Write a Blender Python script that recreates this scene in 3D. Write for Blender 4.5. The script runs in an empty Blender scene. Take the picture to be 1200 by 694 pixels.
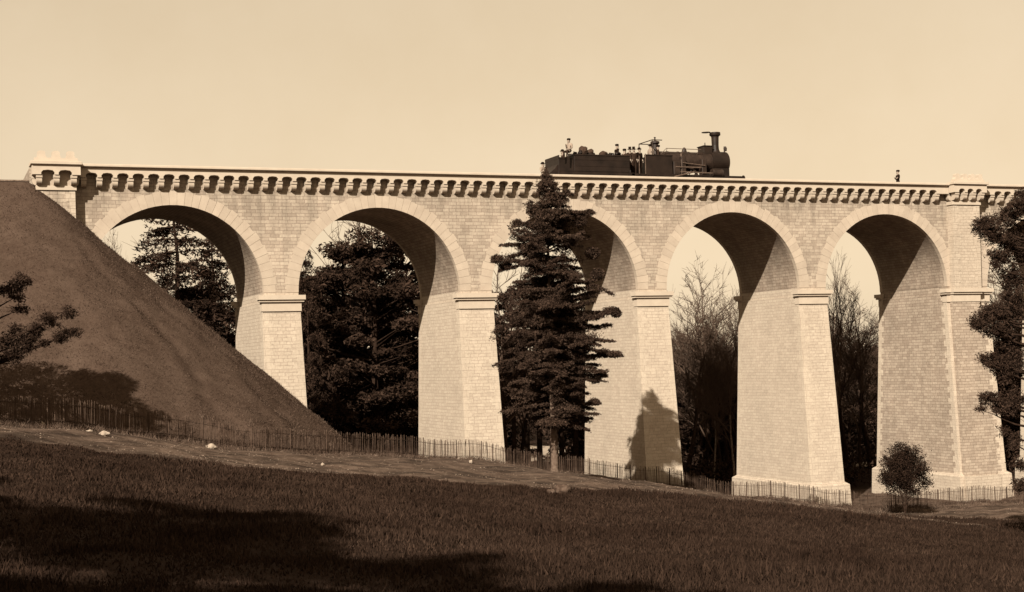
import bpy, bmesh, math, random
import numpy as np
from mathutils import Vector, Matrix
PI = math.pi
S = bpy.context.scene
COL = S.collection
rng = np.random.default_rng(7)
random.seed(7)

# ------------------------------------------------------------------ camera
CX, CY, CZ, YAW, ROLL, F, PY0, PX0 = -13.2989, -83.6218, -4.3438, 0.3801, -0.0284, 1722.87, 423.57, 598.0
CAM = np.array([CX, CY, CZ])
fw = np.array([math.sin(YAW), math.cos(YAW), 0.0])
r0 = np.array([math.cos(YAW), -math.sin(YAW), 0.0]); u0 = np.cross(r0, fw)
RT = math.cos(ROLL)*r0 + math.sin(ROLL)*u0
UP = -math.sin(ROLL)*r0 + math.cos(ROLL)*u0
def ray_depth(px, py, D):
    """world point seen along a sight line at distance D"""
    return CAM + D*(fw + RT*(px-PX0)/F - UP*(py-PY0)/F)
def ray_y(px, py, Y):
    d = fw + RT*(px-PX0)/F - UP*(py-PY0)/F
    return CAM + d*((Y-CY)/d[1])
cam = bpy.data.cameras.new('camera'); co = bpy.data.objects.new('camera', cam); COL.objects.link(co)
M = Matrix(((RT[0], UP[0], -fw[0], CX), (RT[1], UP[1], -fw[1], CY), (RT[2], UP[2], -fw[2], CZ), (0, 0, 0, 1)))
co.matrix_world = M
cam.sensor_width = 36; cam.lens = F/1200*36
cam.shift_x = 2/1200; cam.shift_y = (PY0-347)/1200
cam.clip_start = 0.3; cam.clip_end = 6000
S.camera = co

# ------------------------------------------------------------------ render / light
S.view_settings.view_transform = 'Standard'; S.view_settings.look = 'None'
S.view_settings.exposure = 1.03; S.view_settings.gamma = 1; S.view_settings.use_curve_mapping = False
KY, KZ = 1.08, -0.92
SUN = Vector((1, KY, KZ)).normalized()
elev = math.asin(-SUN.z)
sd = bpy.data.lights.new('sun', 'SUN'); sd.energy = 5.0; sd.angle = math.radians(0.5); sd.color = (1.0, 0.945, 0.815)
so = bpy.data.objects.new('sun', sd); COL.objects.link(so)
so.rotation_euler = SUN.to_track_quat('-Z', 'Y').to_euler(); so.location = (-60, -100, 60)
W = bpy.data.worlds.new('World'); S.world = W; W.use_nodes = True
nt = W.node_tree; nt.nodes.clear()
out = nt.nodes.new('ShaderNodeOutputWorld'); bg = nt.nodes.new('ShaderNodeBackground')
sky = nt.nodes.new('ShaderNodeTexSky'); sky.sky_type = 'NISHITA'; sky.sun_disc = False
sky.sun_elevation = elev; sky.sun_rotation = math.atan2(-1, -KY)
sky.air_density = 1.0; sky.dust_density = 1.2; sky.ozone_density = 1.0
bw = nt.nodes.new('ShaderNodeRGBToBW')
pw = nt.nodes.new('ShaderNodeMath'); pw.operation = 'POWER'; pw.inputs[1].default_value = 0.36
mx = nt.nodes.new('ShaderNodeMix'); mx.data_type = 'RGBA'; mx.blend_type = 'MULTIPLY'; mx.inputs[0].default_value = 1
mx.inputs[7].default_value = (1, 1, 1, 1)
L = nt.links.new
L(sky.outputs[0], bw.inputs[0]); L(bw.outputs[0], pw.inputs[0]); L(pw.outputs[0], mx.inputs[6])
wtc = nt.nodes.new('ShaderNodeTexCoord'); wn1 = nt.nodes.new('ShaderNodeTexNoise'); wn1.inputs['Scale'].default_value = 5; wn1.inputs['Detail'].default_value = 6; wn1.inputs['Roughness'].default_value = .6
L(wtc.outputs['Generated'], wn1.inputs['Vector'])
wr = nt.nodes.new('ShaderNodeValToRGB'); wr.color_ramp.elements[0].position = .3; wr.color_ramp.elements[1].position = .7
SK = 1.62
wr.color_ramp.elements[0].color = (SK*.91, SK*.715, SK*.475, 1); wr.color_ramp.elements[1].color = (SK*.985, SK*.79, SK*.545, 1); L(wn1.outputs[0], wr.inputs[0])
L(wr.outputs[0], mx.inputs[7])
L(mx.outputs[2], bg.inputs[0]); L(bg.outputs[0], out.inputs[0]); bg.inputs[1].default_value = 0.15

# ------------------------------------------------------------------ materials
def new_mat(name, rough=0.9):
    m = bpy.data.materials.new(name); m.use_nodes = True
    n = m.node_tree; b = n.nodes['Principled BSDF']; b.inputs['Roughness'].default_value = rough
    b.inputs['Specular IOR Level'].default_value = 0.03 if rough > .7 else .25
    return m, n, b
def N(n, t, **kw):
    x = n.nodes.new(t)
    for k, v in kw.items(): setattr(x, k, v)
    return x
def rgba(c, k=1.0): return (c[0]*k, c[1]*k, c[2]*k, 1)
ALB = 0.72
def sep(v, d=0.62):
    """a print-brown colour of a given lightness: darker tones are redder"""
    t = max(0.0, min(1.0, v**0.5))
    w = v*ALB
    return (w, w*(0.455+0.72*t-0.32*t*t), w*(0.265+0.80*t-0.40*t*t))
def plain(name, v, var=0.25, scale=3.0, rough=0.85, bump=0.0, island=0.0, coord='Object', metallic=0):
    m, n, b = new_mat(name, rough)
    tc = N(n, 'ShaderNodeTexCoord'); no = N(n, 'ShaderNodeTexNoise'); no.inputs['Scale'].default_value = scale
    no.inputs['Detail'].default_value = 6
    n.links.new(tc.outputs[coord], no.inputs['Vector'])
    cr = N(n, 'ShaderNodeValToRGB'); cr.color_ramp.elements[0].position = .3; cr.color_ramp.elements[1].position = .7
    cr.color_ramp.elements[0].color = rgba(sep(v*(1-var))); cr.color_ramp.elements[1].color = rgba(sep(v*(1+var)))
    n.links.new(no.outputs[0], cr.inputs[0])
    src = cr.outputs[0]
    if island:
        ge = N(n, 'ShaderNodeNewGeometry'); mr = N(n, 'ShaderNodeMapRange')
        mr.inputs['To Min'].default_value = 1-island; mr.inputs['To Max'].default_value = 1+island
        n.links.new(ge.outputs['Random Per Island'], mr.inputs['Value'])
        vm = N(n, 'ShaderNodeVectorMath', operation='SCALE'); n.links.new(src, vm.inputs[0]); n.links.new(mr.outputs[0], vm.inputs['Scale'])
        src = vm.outputs[0]
    n.links.new(src, b.inputs['Base Color'])
    b.inputs['Metallic'].default_value = metallic
    if bump:
        bp = N(n, 'ShaderNodeBump'); bp.inputs['Strength'].default_value = bump; bp.inputs['Distance'].default_value = .05
        n.links.new(no.outputs[0], bp.inputs['Height']); n.links.new(bp.outputs[0], b.inputs['Normal'])
    return m
def masonry(name, v, bw_=0.52, rh=0.2, mortar=0.016, contrast=0.18, mdark=0.5, blotch=0.22, streak=0.0):
    m, n, b = new_mat(name, 0.92)
    uv = N(n, 'ShaderNodeUVMap'); uv.uv_map = 'uv'
    # a slight wobble so that courses are hand laid, not ruled
    wn = N(n, 'ShaderNodeTexNoise'); wn.inputs['Scale'].default_value = 0.9; wn.inputs['Detail'].default_value = 3
    n.links.new(uv.outputs[0], wn.inputs['Vector'])
    sc = N(n, 'ShaderNodeVectorMath', operation='SCALE'); sc.inputs['Scale'].default_value = 0.05
    n.links.new(wn.outputs['Color'], sc.inputs[0])
    ad = N(n, 'ShaderNodeVectorMath', operation='ADD'); n.links.new(uv.outputs[0], ad.inputs[0]); n.links.new(sc.outputs[0], ad.inputs[1])
    br = N(n, 'ShaderNodeTexBrick'); br.offset = 0.45; br.offset_frequency = 2; br.squash = 0.8; br.squash_frequency = 3
    br.inputs['Scale'].default_value = 1; br.inputs['Brick Width'].default_value = bw_; br.inputs['Row Height'].default_value = rh
    br.inputs['Mortar Size'].default_value = mortar; br.inputs['Mortar Smooth'].default_value = 0.3; br.inputs['Bias'].default_value = 0.15
    br.inputs['Color1'].default_value = rgba(sep(v*(1-contrast*1.4))); br.inputs['Color2'].default_value = rgba(sep(v*(1+contrast*.6)))
    br.inputs['Mortar'].default_value = rgba(sep(v*mdark))
    n.links.new(ad.outputs[0], br.inputs['Vector'])
    tc = N(n, 'ShaderNodeTexCoord')
    big = N(n, 'ShaderNodeTexNoise'); big.inputs['Scale'].default_value = 0.33; big.inputs['Detail'].default_value = 7; big.inputs['Roughness'].default_value = .65
    n.links.new(tc.outputs['Object'], big.inputs['Vector'])
    mp = N(n, 'ShaderNodeMapping'); mp.inputs['Scale'].default_value = (2.2, 2.2, 0.22); n.links.new(tc.outputs['Object'], mp.inputs[0])
    st = N(n, 'ShaderNodeTexNoise'); st.inputs['Scale'].default_value = 1; st.inputs['Detail'].default_value = 5; n.links.new(mp.outputs[0], st.inputs['Vector'])
    fi = N(n, 'ShaderNodeTexNoise'); fi.inputs['Scale'].default_value = 9; fi.inputs['Detail'].default_value = 4; n.links.new(tc.outputs['Object'], fi.inputs['Vector'])
    def mr(src, a, c, lo=.3, hi=.7):
        x = N(n, 'ShaderNodeMapRange'); x.inputs['From Min'].default_value = lo; x.inputs['From Max'].default_value = hi
        x.inputs['To Min'].default_value = a; x.inputs['To Max'].default_value = c; n.links.new(src, x.inputs['Value']); return x.outputs[0]
    a = mr(big.outputs[0], 1-blotch, 1+blotch*.5); s_ = mr(st.outputs[0], 1-blotch*.5, 1+blotch*.3); f_ = mr(fi.outputs[0], .88, 1.08)
    m1 = N(n, 'ShaderNodeMath', operation='MULTIPLY'); n.links.new(a, m1.inputs[0]); n.links.new(s_, m1.inputs[1])
    m2 = N(n, 'ShaderNodeMath', operation='MULTIPLY'); n.links.new(m1.outputs[0], m2.inputs[0]); n.links.new(f_, m2.inputs[1])
    vm = N(n, 'ShaderNodeVectorMath', operation='SCALE'); n.links.new(br.outputs['Color'], vm.inputs[0]); n.links.new(m2.outputs[0], vm.inputs['Scale'])
    last = vm.outputs[0]
    if streak:   # soot and damp streaks running down from the cornice
        mp2 = N(n, 'ShaderNodeMapping'); mp2.inputs['Scale'].default_value = (1.6, 1.6, .12); n.links.new(tc.outputs['Object'], mp2.inputs[0])
        s2 = N(n, 'ShaderNodeTexNoise'); s2.inputs['Scale'].default_value = 1.3; s2.inputs['Detail'].default_value = 8; s2.inputs['Roughness'].default_value = .7; n.links.new(mp2.outputs[0], s2.inputs['Vector'])
        sx = N(n, 'ShaderNodeSeparateXYZ'); n.links.new(tc.outputs['Object'], sx.inputs[0])
        zz = mr(sx.outputs['Z'], -.28, .10, 1.5, 6.2); sm_ = N(n, 'ShaderNodeMath', operation='ADD'); n.links.new(s2.outputs[0], sm_.inputs[0]); n.links.new(zz, sm_.inputs[1])
        f2 = mr(sm_.outputs[0], 1.0, 1-streak, .46, .64)
        v2 = N(n, 'ShaderNodeVectorMath', operation='SCALE'); n.links.new(last, v2.inputs[0]); n.links.new(f2, v2.inputs['Scale']); last = v2.outputs[0]
    n.links.new(last, b.inputs['Base Color'])
    bp = N(n, 'ShaderNodeBump'); bp.inputs['Strength'].default_value = .45; bp.inputs['Distance'].default_value = .02; bp.invert = True
    n.links.new(br.outputs['Fac'], bp.inputs['Height'])
    bp2 = N(n, 'ShaderNodeBump'); bp2.inputs['Strength'].default_value = .35; bp2.inputs['Distance'].default_value = .03
    n.links.new(fi.outputs[0], bp2.inputs['Height']); n.links.new(bp.outputs[0], bp2.inputs['Normal'])
    n.links.new(bp2.outputs[0], b.inputs['Normal'])
    return m
MW = masonry('stone_coursed_wall', 0.465, contrast=.15, mdark=.64, mortar=.013, blotch=.28, streak=.22)
MP = masonry('stone_pier', 0.51, contrast=.07, mdark=.72, blotch=.08, mortar=.013)
MP2 = masonry('stone_pier_mottled', 0.40, contrast=.15, mdark=.6, blotch=.18)
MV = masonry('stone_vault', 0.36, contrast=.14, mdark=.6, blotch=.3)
MA = plain('stone_dressed', 0.47, .08, 1.6, .9, .15, island=.06)
MC = plain('stone_cornice', 0.45, .12, 2.5, .9, .2, island=.05)
MCO = plain('stone_coping', 0.52, .06, 2.0, .9, .1)
MBAL = plain('ballast', 0.18, .4, 8, .95, .5)
M_SLP = plain('sleeper_wood', 0.06, .3, 6)
M_STEEL = plain('rail_steel', 0.12, .2, 5, .4, metallic=.8)
M_LOCO = plain('loco_black_iron', 0.017, .4, 1.5, .45)
M_LOCO2 = plain('loco_worn_iron', 0.03, .4, 3.0, .5)
M_BRIGHT = plain('loco_bright_metal', 0.12, .3, 6, .35)
M_COAL = plain('coal', 0.02, .4, 6, .6, island=.5)
M_SACK = plain('sack_cloth', 0.06, .3, 6)
M_FENCE = plain('fence_wood', 0.085, .35, 4, .9, island=.45)
M_FENCEF = plain('fence_wood_pale', 0.12, .35, 4, .9, island=.4)
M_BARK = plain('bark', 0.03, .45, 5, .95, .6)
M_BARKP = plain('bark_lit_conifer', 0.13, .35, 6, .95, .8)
M_BARKB = plain('bark_pale_birch', 0.20, .6, 5, .95, .3)
M_CON = plain('conifer_needles', 0.048, .35, 1.2, .9, island=.55)
M_PINE = plain('pine_needles', 0.040, .3, 1.5, .9, island=.5)
M_EVG = plain('evergreen_leaves', 0.036, .4, .6, .9, island=.6)
M_LEAF = plain('shrub_leaves', 0.026, .3, 2, .9, island=.5)
M_TWIG = plain('twigs', 0.085, .3, 3, .9)
M_ROCK = plain('pale_rock', 0.38, .2, 5, .9, .4)
M_ROCKD = plain('dark_rock', 0.09, .5, 5, .9, .5)
M_SKIN = plain('skin', 0.30, .05, 5, .6); M_COAT = plain('dark_coat', 0.015, .2, 6); M_SHIRT = plain('pale_shirt', 0.30, .2, 6)
M_TROU = plain('trousers', 0.03, .2, 6); M_GREY = plain('brown_coat', 0.04, .2, 6)

# ------------------------------------------------------------------ object helpers
def tag(o, label=None, cat=None, group=None, kind=None):
    if label: o['label'] = label
    if cat: o['category'] = cat
    if group: o['group'] = group
    if kind: o['kind'] = kind
    return o
def empty(name, loc=(0, 0, 0), rz=0.0):
    o = bpy.data.objects.new(name, None); COL.objects.link(o); o.location = loc; o.rotation_euler = (0, 0, rz)
    o.empty_display_size = .3; return o
def copy_tree(o, parent=None):
    c = o.copy(); COL.objects.link(c)
    if parent: c.parent = parent
    for ch in list(o.children): copy_tree(ch, c)
    return c
class MB:
    def __init__(s): s.v = []; s.f = []; s.uv = []; s.m = []
    def face(s, pts, uvs=None, m=0):
        b = len(s.v); s.v += [tuple(p) for p in pts]; s.f.append(tuple(range(b, b+len(pts))))
        if uvs is None:
            a = Vector(pts[0]); nrm = (Vector(pts[1])-a).cross(Vector(pts[2])-a)
            nx, ny, nz = abs(nrm.x), abs(nrm.y), abs(nrm.z)
            if nz > max(nx, ny)*1.5: uvs = [(p[0], p[1]) for p in pts]
            elif nx > ny: uvs = [(p[1]+.13, p[2]) for p in pts]
            else: uvs = [(p[0], p[2]) for p in pts]
        s.uv += list(uvs); s.m.append(m)
    def hexa(s, c, m=0):
        """c: 8 corners, bottom ring 0-3 (ccw from above) and top ring 4-7"""
        for q in ((0, 3, 2, 1), (4, 5, 6, 7), (0, 1, 5, 4), (1, 2, 6, 5), (2, 3, 7, 6), (3, 0, 4, 7)): s.face([c[i] for i in q], None, m)
    def box(s, x0, x1, y0, y1, z0, z1, m=0):
        s.hexa([(x0, y0, z0), (x1, y0, z0), (x1, y1, z0), (x0, y1, z0), (x0, y0, z1), (x1, y0, z1), (x1, y1, z1), (x0, y1, z1)], m)
    def prism(s, poly, axis, a, b, m=0):
        """extrude a polygon: axis 'x' (poly in y,z) or 'y' (poly in x,z) or 'z' (poly in x,y)"""
        def P(p, t): return {'x': (t, p[0], p[1]), 'y': (p[0], t, p[1]), 'z': (p[0], p[1], t)}[axis]
        n = len(poly)
        s.face([P(p, a) for p in poly], None, m); s.face([P(p, b) for p in reversed(poly)], None, m)
        for i in range(n):
            p, q = poly[i], poly[(i+1) % n]; s.face([P(p, a), P(p, b), P(q, b), P(q, a)], None, m)
    def lathe(s, prof, c=(0, 0, 0), axis='z', n=24, m=0):
        """prof: list of (radius, height)"""
        def P(r, h, t):
            a, b = r*math.cos(t), r*math.sin(t)
            return (c[0]+a, c[1]+b, c[2]+h) if axis == 'z' else ((c[0]+h, c[1]+a, c[2]+b) if axis == 'x' else (c[0]+a, c[1]+h, c[2]+b))
        for i in range(len(prof)-1):
            (r1, h1), (r2, h2) = prof[i], prof[i+1]
            for k in range(n):
                t1, t2 = 2*PI*k/n, 2*PI*(k+1)/n
                s.face([P(r1, h1, t1), P(r1, h1, t2), P(r2, h2, t2), P(r2, h2, t1)], None, m)
    def tube(s, pts, rad, n=8, m=0):
        pts = [Vector(p) for p in pts]
        rads = rad if isinstance(rad, (list, tuple)) else [rad]*len(pts)
        rings = []
        for i, p in enumerate(pts):
            d = (pts[min(i+1, len(pts)-1)]-pts[max(i-1, 0)]).normalized()
            a = d.orthogonal().normalized() if not rings else (pa - d*pa.dot(d)).normalized()
            pa = a; b = d.cross(a)
            rings.append([p+a*rads[i]*math.cos(2*PI*k/n)+b*rads[i]*math.sin(2*PI*k/n) for k in range(n)])
        for r1, r2 in zip(rings, rings[1:]):
            for k in range(n): s.face([r1[k], r1[(k+1) % n], r2[(k+1) % n], r2[k]], None, m)
        s.face(list(reversed(rings[0])), None, m); s.face(rings[-1], None, m)
    def build(s, name, mat, parent=None, weld=True, smooth=False, loc=None):
        me = bpy.data.meshes.new(name); me.from_pydata(s.v, [], s.f)
        ul = me.uv_layers.new(name='uv'); ul.data.foreach_set('uv', np.array(s.uv, dtype=np.float32).ravel())
        mats = mat if isinstance(mat, (list, tuple)) else [mat]
        for mm in mats: me.materials.append(mm)
        me.polygons.foreach_set('material_index', s.m)
        if weld:
            bm = bmesh.new(); bm.from_mesh(me); bmesh.ops.remove_doubles(bm, verts=bm.verts, dist=1e-4); bmesh.ops.recalc_face_normals(bm, faces=bm.faces)
            bm.to_mesh(me); bm.free()
        if smooth: me.shade_smooth()
        me.update()
        o = bpy.data.objects.new(name, me); COL.objects.link(o)
        if parent: o.parent = parent
        if loc: o.location = loc
        return o
def np_mesh(name, V, Fq, mat, parent=None, k=3, smooth=False):
    me = bpy.data.meshes.new(name)
    V = np.asarray(V, np.float32); Fq = np.asarray(Fq, np.int32)
    me.vertices.add(len(V)); me.vertices.foreach_set('co', V.ravel())
    me.loops.add(len(Fq)*k); me.loops.foreach_set('vertex_index', Fq.ravel())
    me.polygons.add(len(Fq)); me.polygons.foreach_set('loop_start', np.arange(0, len(Fq)*k, k, dtype=np.int32))
    me.update(calc_edges=True); me.validate()
    me.materials.append(mat)
    if smooth: me.shade_smooth()
    o = bpy.data.objects.new(name, me); COL.objects.link(o)
    if parent: o.parent = parent
    return o
def bevel(o, w, seg=1):
    bv = o.modifiers.new('bevel', 'BEVEL'); bv.width = w; bv.segments = seg; bv.limit_method = 'ANGLE'; return o

# ------------------------------------------------------------------ terrain
def noise2(x, y, s, seed=0):
    """cheap smooth value noise"""
    r = np.random.default_rng(seed).random((64, 64)); x = x/s; y = y/s
    i, j = np.floor(x).astype(int), np.floor(y).astype(int); fx, fy = x-i, y-j; fx = fx*fx*(3-2*fx); fy = fy*fy*(3-2*fy)
    a, b, c, d = r[i % 64, j % 64], r[(i+1) % 64, j % 64], r[i % 64, (j+1) % 64], r[(i+1) % 64, (j+1) % 64]
    return (a*(1-fx)+b*fx)*(1-fy)+(c*(1-fx)+d*fx)*fy
CP = [(-8.82, -20.8, -6.38), (-3.94, -16.29, -7.29), (1.32, -14.08, -8.2), (5.14, -11.3, -8.77), (9.58, -7.69, -9.19), (14.09, -5.18, -9.75),
      (17.98, -3.51, -10.46), (20.65, -1.88, -10.93), (24.06, -2.17, -11.56), (27.96, -2.11, -12.26), (31.02, -1.9, -12.73), (33.61, -1.68, -13.37),
      (37.27, -1.6, -13.72), (42.2, -2.96, -14.5), (43.25, -4.45, -14.68), (45.34, -4.75, -14.74), (49.05, -3.0, -14.8), (51.65, -3.5, -14.8), (54.38, -4.05, -14.8),
      (16.6, -14.48, -10.15), (-7.04, -67.81, -7.01), (-12.54, -65.62, -6.75), (-0.86, -69.21, -7.35), (-4.08, -60.38, -7.48), (0.74, -48.31, -8.23),
      (-10.52, -30.89, -6.52), (-11.83, -55.13, -6.53), (26.54, -37.08, -11.86), (10.72, -55.53, -9.49), (33.49, -16.17, -13.16), (10.18, -28.39, -9.55),
      (-0.79, -24.01, -8.25), (-13.3, -83.6, -6.1), (20, -84, -8.6), (60, -60, -15.0), (-40, -84, -5.2), (-40, -30, -5.5), (0, 12, -9.6), (18, 12, -11.8),
      (36, 12, -14.2), (55, 12, -15.0), (0, 60, -12), (40, 60, -15), (90, 60, -15.5), (90, 0, -15.5), (90, -60, -15), (-50, 60, -8), (66, 20, -15), (60, -20, -15), (50, 90, -15), (8, -1, -9.2)]
CP = np.array(CP)
def phi(r2): return 0.5*r2*np.log(r2+1e-9)
def tps_fit(P, lam=3.0):
    n = len(P); d2 = ((P[:, None, :2]-P[None, :, :2])**2).sum(-1)
    K = phi(d2)+lam*np.eye(n); Q = np.c_[np.ones(n), P[:, :2]]
    A = np.block([[K, Q], [Q.T, np.zeros((3, 3))]])
    return np.linalg.solve(A, np.r_[P[:, 2], 0, 0, 0])
CS = CP.copy(); CS[:, :2] /= 20
TW = tps_fit(CS, .004)
def g(X, Y):
    X = np.atleast_1d(np.asarray(X, float)); Y = np.atleast_1d(np.asarray(Y, float)); sh = X.shape
    x = np.clip(X, -45, 92).ravel()/20; y = np.clip(Y, -88, 92).ravel()/20
    out_ = np.empty(len(x))
    for a in range(0, len(x), 20000):
        d2 = (x[a:a+20000, None]-CS[None, :, 0])**2+(y[a:a+20000, None]-CS[None, :, 1])**2
        out_[a:a+20000] = phi(d2)@TW[:-3]+TW[-3]+TW[-2]*x[a:a+20000]+TW[-1]*y[a:a+20000]
    X_, Y_ = X.ravel(), Y.ravel()
    bump = .05*np.sin(X_*.9+1.3*np.sin(Y_*.5))+.05*np.sin(Y_*1.1+X_*.37)+.03*np.sin(X_*2.3-Y_*1.9)+(noise2(X_, Y_, 2.6, 11)-.5)*.12*(np.abs(X_) < 200)*(np.abs(Y_) < 200)
    return (out_+bump).reshape(sh)
def g1(x, y): return float(g(x, y)[0])
def hit(px, py, lo=12, hi=260):
    """where the sight line meets the ground"""
    prev = lo
    for D in np.arange(lo, hi, .5):
        p = ray_depth(px, py, D)
        if p[2] < g1(p[0], p[1]): return ray_depth(px, py, (D+prev)/2)
        prev = D
    return ray_depth(px, py, hi)
# edge of the meadow (world), from near the left of the view to the right
EDGE_PX = [(0, 513), (15, 515), (100, 526), (175, 536), (250, 545), (300, 549), (375, 556), (450, 561), (525, 566), (588, 571), (625, 573), (700, 576), (775, 577), (825, 582), (863, 587), (902, 590), (960, 597)]
EDGE = [hit(*p)[:2] for p in EDGE_PX]
EDGE = [np.array((-40., EDGE[0][1]-6))]+EDGE+[hit(1033, 603)[:2], hit(1088, 607)[:2], hit(1125, 615)[:2], hit(1183, 622)[:2], np.array((75., -42.))]
EDGE = np.array(EDGE)
EDGE = EDGE[np.argsort(EDGE[:, 0])]
def dirt_amount(X, Y):
    e = np.interp(X, EDGE[:, 0], EDGE[:, 1])
    d = (Y-e) + (noise2(X, Y, 1.3, 3)-.5)*1.0+(noise2(X, Y, .4, 4)-.5)*.5
    return np.clip(d/.45, 0, 1)
def axis_coords(lo, hi, step, far):
    c = list(np.arange(lo, hi+step, step)); s = step; a = lo; left = []
    while a > -far: s *= 1.35; a -= s; left.append(a)
    s = step; a = c[-1]; right = []
    while a < far: s *= 1.35; a += s; right.append(a)
    return np.array(left[::-1]+c+right)
gx = axis_coords(-26, 74, .33, 2500); gy = axis_coords(-80, 8, .33, 2500)
XX, YY = np.meshgrid(gx, gy, indexing='ij')
ZZ = g(XX, YY)
nx, ny = XX.shape
ZZ += (noise2(XX, YY, .8, 9)-.5)*.08*(dirt_amount(XX, YY))
idx = np.arange(nx*ny).reshape(nx, ny)
Fq = np.stack([idx[:-1, :-1], idx[1:, :-1], idx[1:, 1:], idx[:-1, 1:]], -1).reshape(-1, 4)
def ground_mat():
    m, n, b = new_mat('ground_soil_and_grass', .98)
    at = N(n, 'ShaderNodeAttribute'); at.attribute_name = 'dirt'
    tc = N(n, 'ShaderNodeTexCoord')
    def noise(s, d=8, r=.6):
        x = N(n, 'ShaderNodeTexNoise'); x.inputs['Scale'].default_value = s; x.inputs['Detail'].default_value = d; x.inputs['Roughness'].default_value = r
        n.links.new(tc.outputs['Object'], x.inputs['Vector']); return x.outputs[0]
    def ramp(src, v0, v1, a=.3, c=.7):
        x = N(n, 'ShaderNodeValToRGB'); x.color_ramp.elements[0].position = a; x.color_ramp.elements[1].position = c
        x.color_ramp.elements[0].color = rgba(sep(v0)); x.color_ramp.elements[1].color = rgba(sep(v1)); n.links.new(src, x.inputs[0]); return x.outputs[0]
    gr = ramp(noise(.7), .022, .038); di0 = ramp(noise(2.2, 10, .75), .05, .17)
    mp = N(n, 'ShaderNodeMapping'); mp.inputs['Rotation'].default_value = (0, 0, math.radians(-24)); mp.inputs['Scale'].default_value = (.5, 1.2, 1); n.links.new(tc.outputs['Object'], mp.inputs[0])
    rt = N(n, 'ShaderNodeTexNoise'); rt.inputs['Scale'].default_value = 1.0; rt.inputs['Detail'].default_value = 6; n.links.new(mp.outputs[0], rt.inputs['Vector'])
    rm = N(n, 'ShaderNodeMapRange'); rm.inputs['From Min'].default_value = .36; rm.inputs['From Max'].default_value = .62; rm.inputs['To Min'].default_value = .45; rm.inputs['To Max'].default_value = 1.25; n.links.new(rt.outputs[0], rm.inputs['Value'])
    vs = N(n, 'ShaderNodeVectorMath', operation='SCALE'); n.links.new(di0, vs.inputs[0]); n.links.new(rm.outputs[0], vs.inputs['Scale']); di = vs.outputs[0]
    mxx = N(n, 'ShaderNodeMix', data_type='RGBA'); n.links.new(at.outputs['Fac'], mxx.inputs[0]); n.links.new(gr, mxx.inputs[6]); n.links.new(di, mxx.inputs[7])
    n.links.new(mxx.outputs[2], b.inputs['Base Color'])
    bp = N(n, 'ShaderNodeBump'); bp.inputs['Strength'].default_value = .7; bp.inputs['Distance'].default_value = .08
    n.links.new(noise(7, 8, .7), bp.inputs['Height']); n.links.new(bp.outputs[0], b.inputs['Normal'])
    return m
MG = ground_mat()
ground = np_mesh('ground', np.stack([XX, YY, ZZ], -1).reshape(-1, 3), Fq, MG, k=4, smooth=True)
at = ground.data.attributes.new('dirt', 'FLOAT', 'POINT')
da = dirt_amount(XX, YY); da = da*np.clip((14-YY)/6, 0, 1)*np.clip((78-XX)/10, 0, 1)
at.data.foreach_set('value', da.astype(np.float32).ravel())
tag(ground, kind='structure')

# embankment: rounded end of the railway bank
def bank_z(X, Y):
    yy = np.where(Y < -.2, Y+.2, np.where(Y > 7.9, Y-7.9, 0.0)); xx = np.maximum(X+7.7, 0)
    d = np.sqrt(xx*xx+yy*yy)
    n_ = (noise2(X, Y, 1.7, 21)-.5)*.35+(noise2(X, Y, .5, 22)-.5)*.12+(noise2(X*3, Y, 6, 23)-.5)*.3
    z = 6.12-.885*d
    an = np.arctan2(xx+.01, np.maximum(-(Y+.2), 0)+.01)
    z = z-.13*np.exp(-((an-.62-.05*np.sin(d*.8))/.035)**2)*np.clip(d/4, 0, 1)-.09*np.exp(-((an-.95-.04*np.sin(d*1.3))/.03)**2)*np.clip(d/5, 0, 1)+.12*(noise2(an*14, d*.25, 1.0, 55)-.5)*np.clip(d/5, 0, 1)
    return z+n_*np.clip(d/3, 0, 1), d
bx_ = axis_coords(-22, 14, .25, 160); bx_ = bx_[(bx_ < 16)]; by_ = np.arange(-24, 32, .25)
BX, BY = np.meshgrid(bx_, by_, indexing='ij'); BZ, BD = bank_z(BX, BY); GZ = g(BX, BY)
kk = .3; dd = BZ-(GZ-.18)
BZs = np.where(np.abs(dd) < kk*2, np.maximum(BZ, GZ-.18)+np.maximum(kk*2-np.abs(dd), 0)**2/(kk*8), np.maximum(BZ, GZ-.18))
BZs -= np.clip((GZ-BZ-1.2)/2, 0, 1)*1.2
idx = np.arange(BX.size).reshape(BX.shape)
Fq = np.stack([idx[:-1, :-1], idx[1:, :-1], idx[1:, 1:], idx[:-1, 1:]], -1).reshape(-1, 4)
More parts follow.
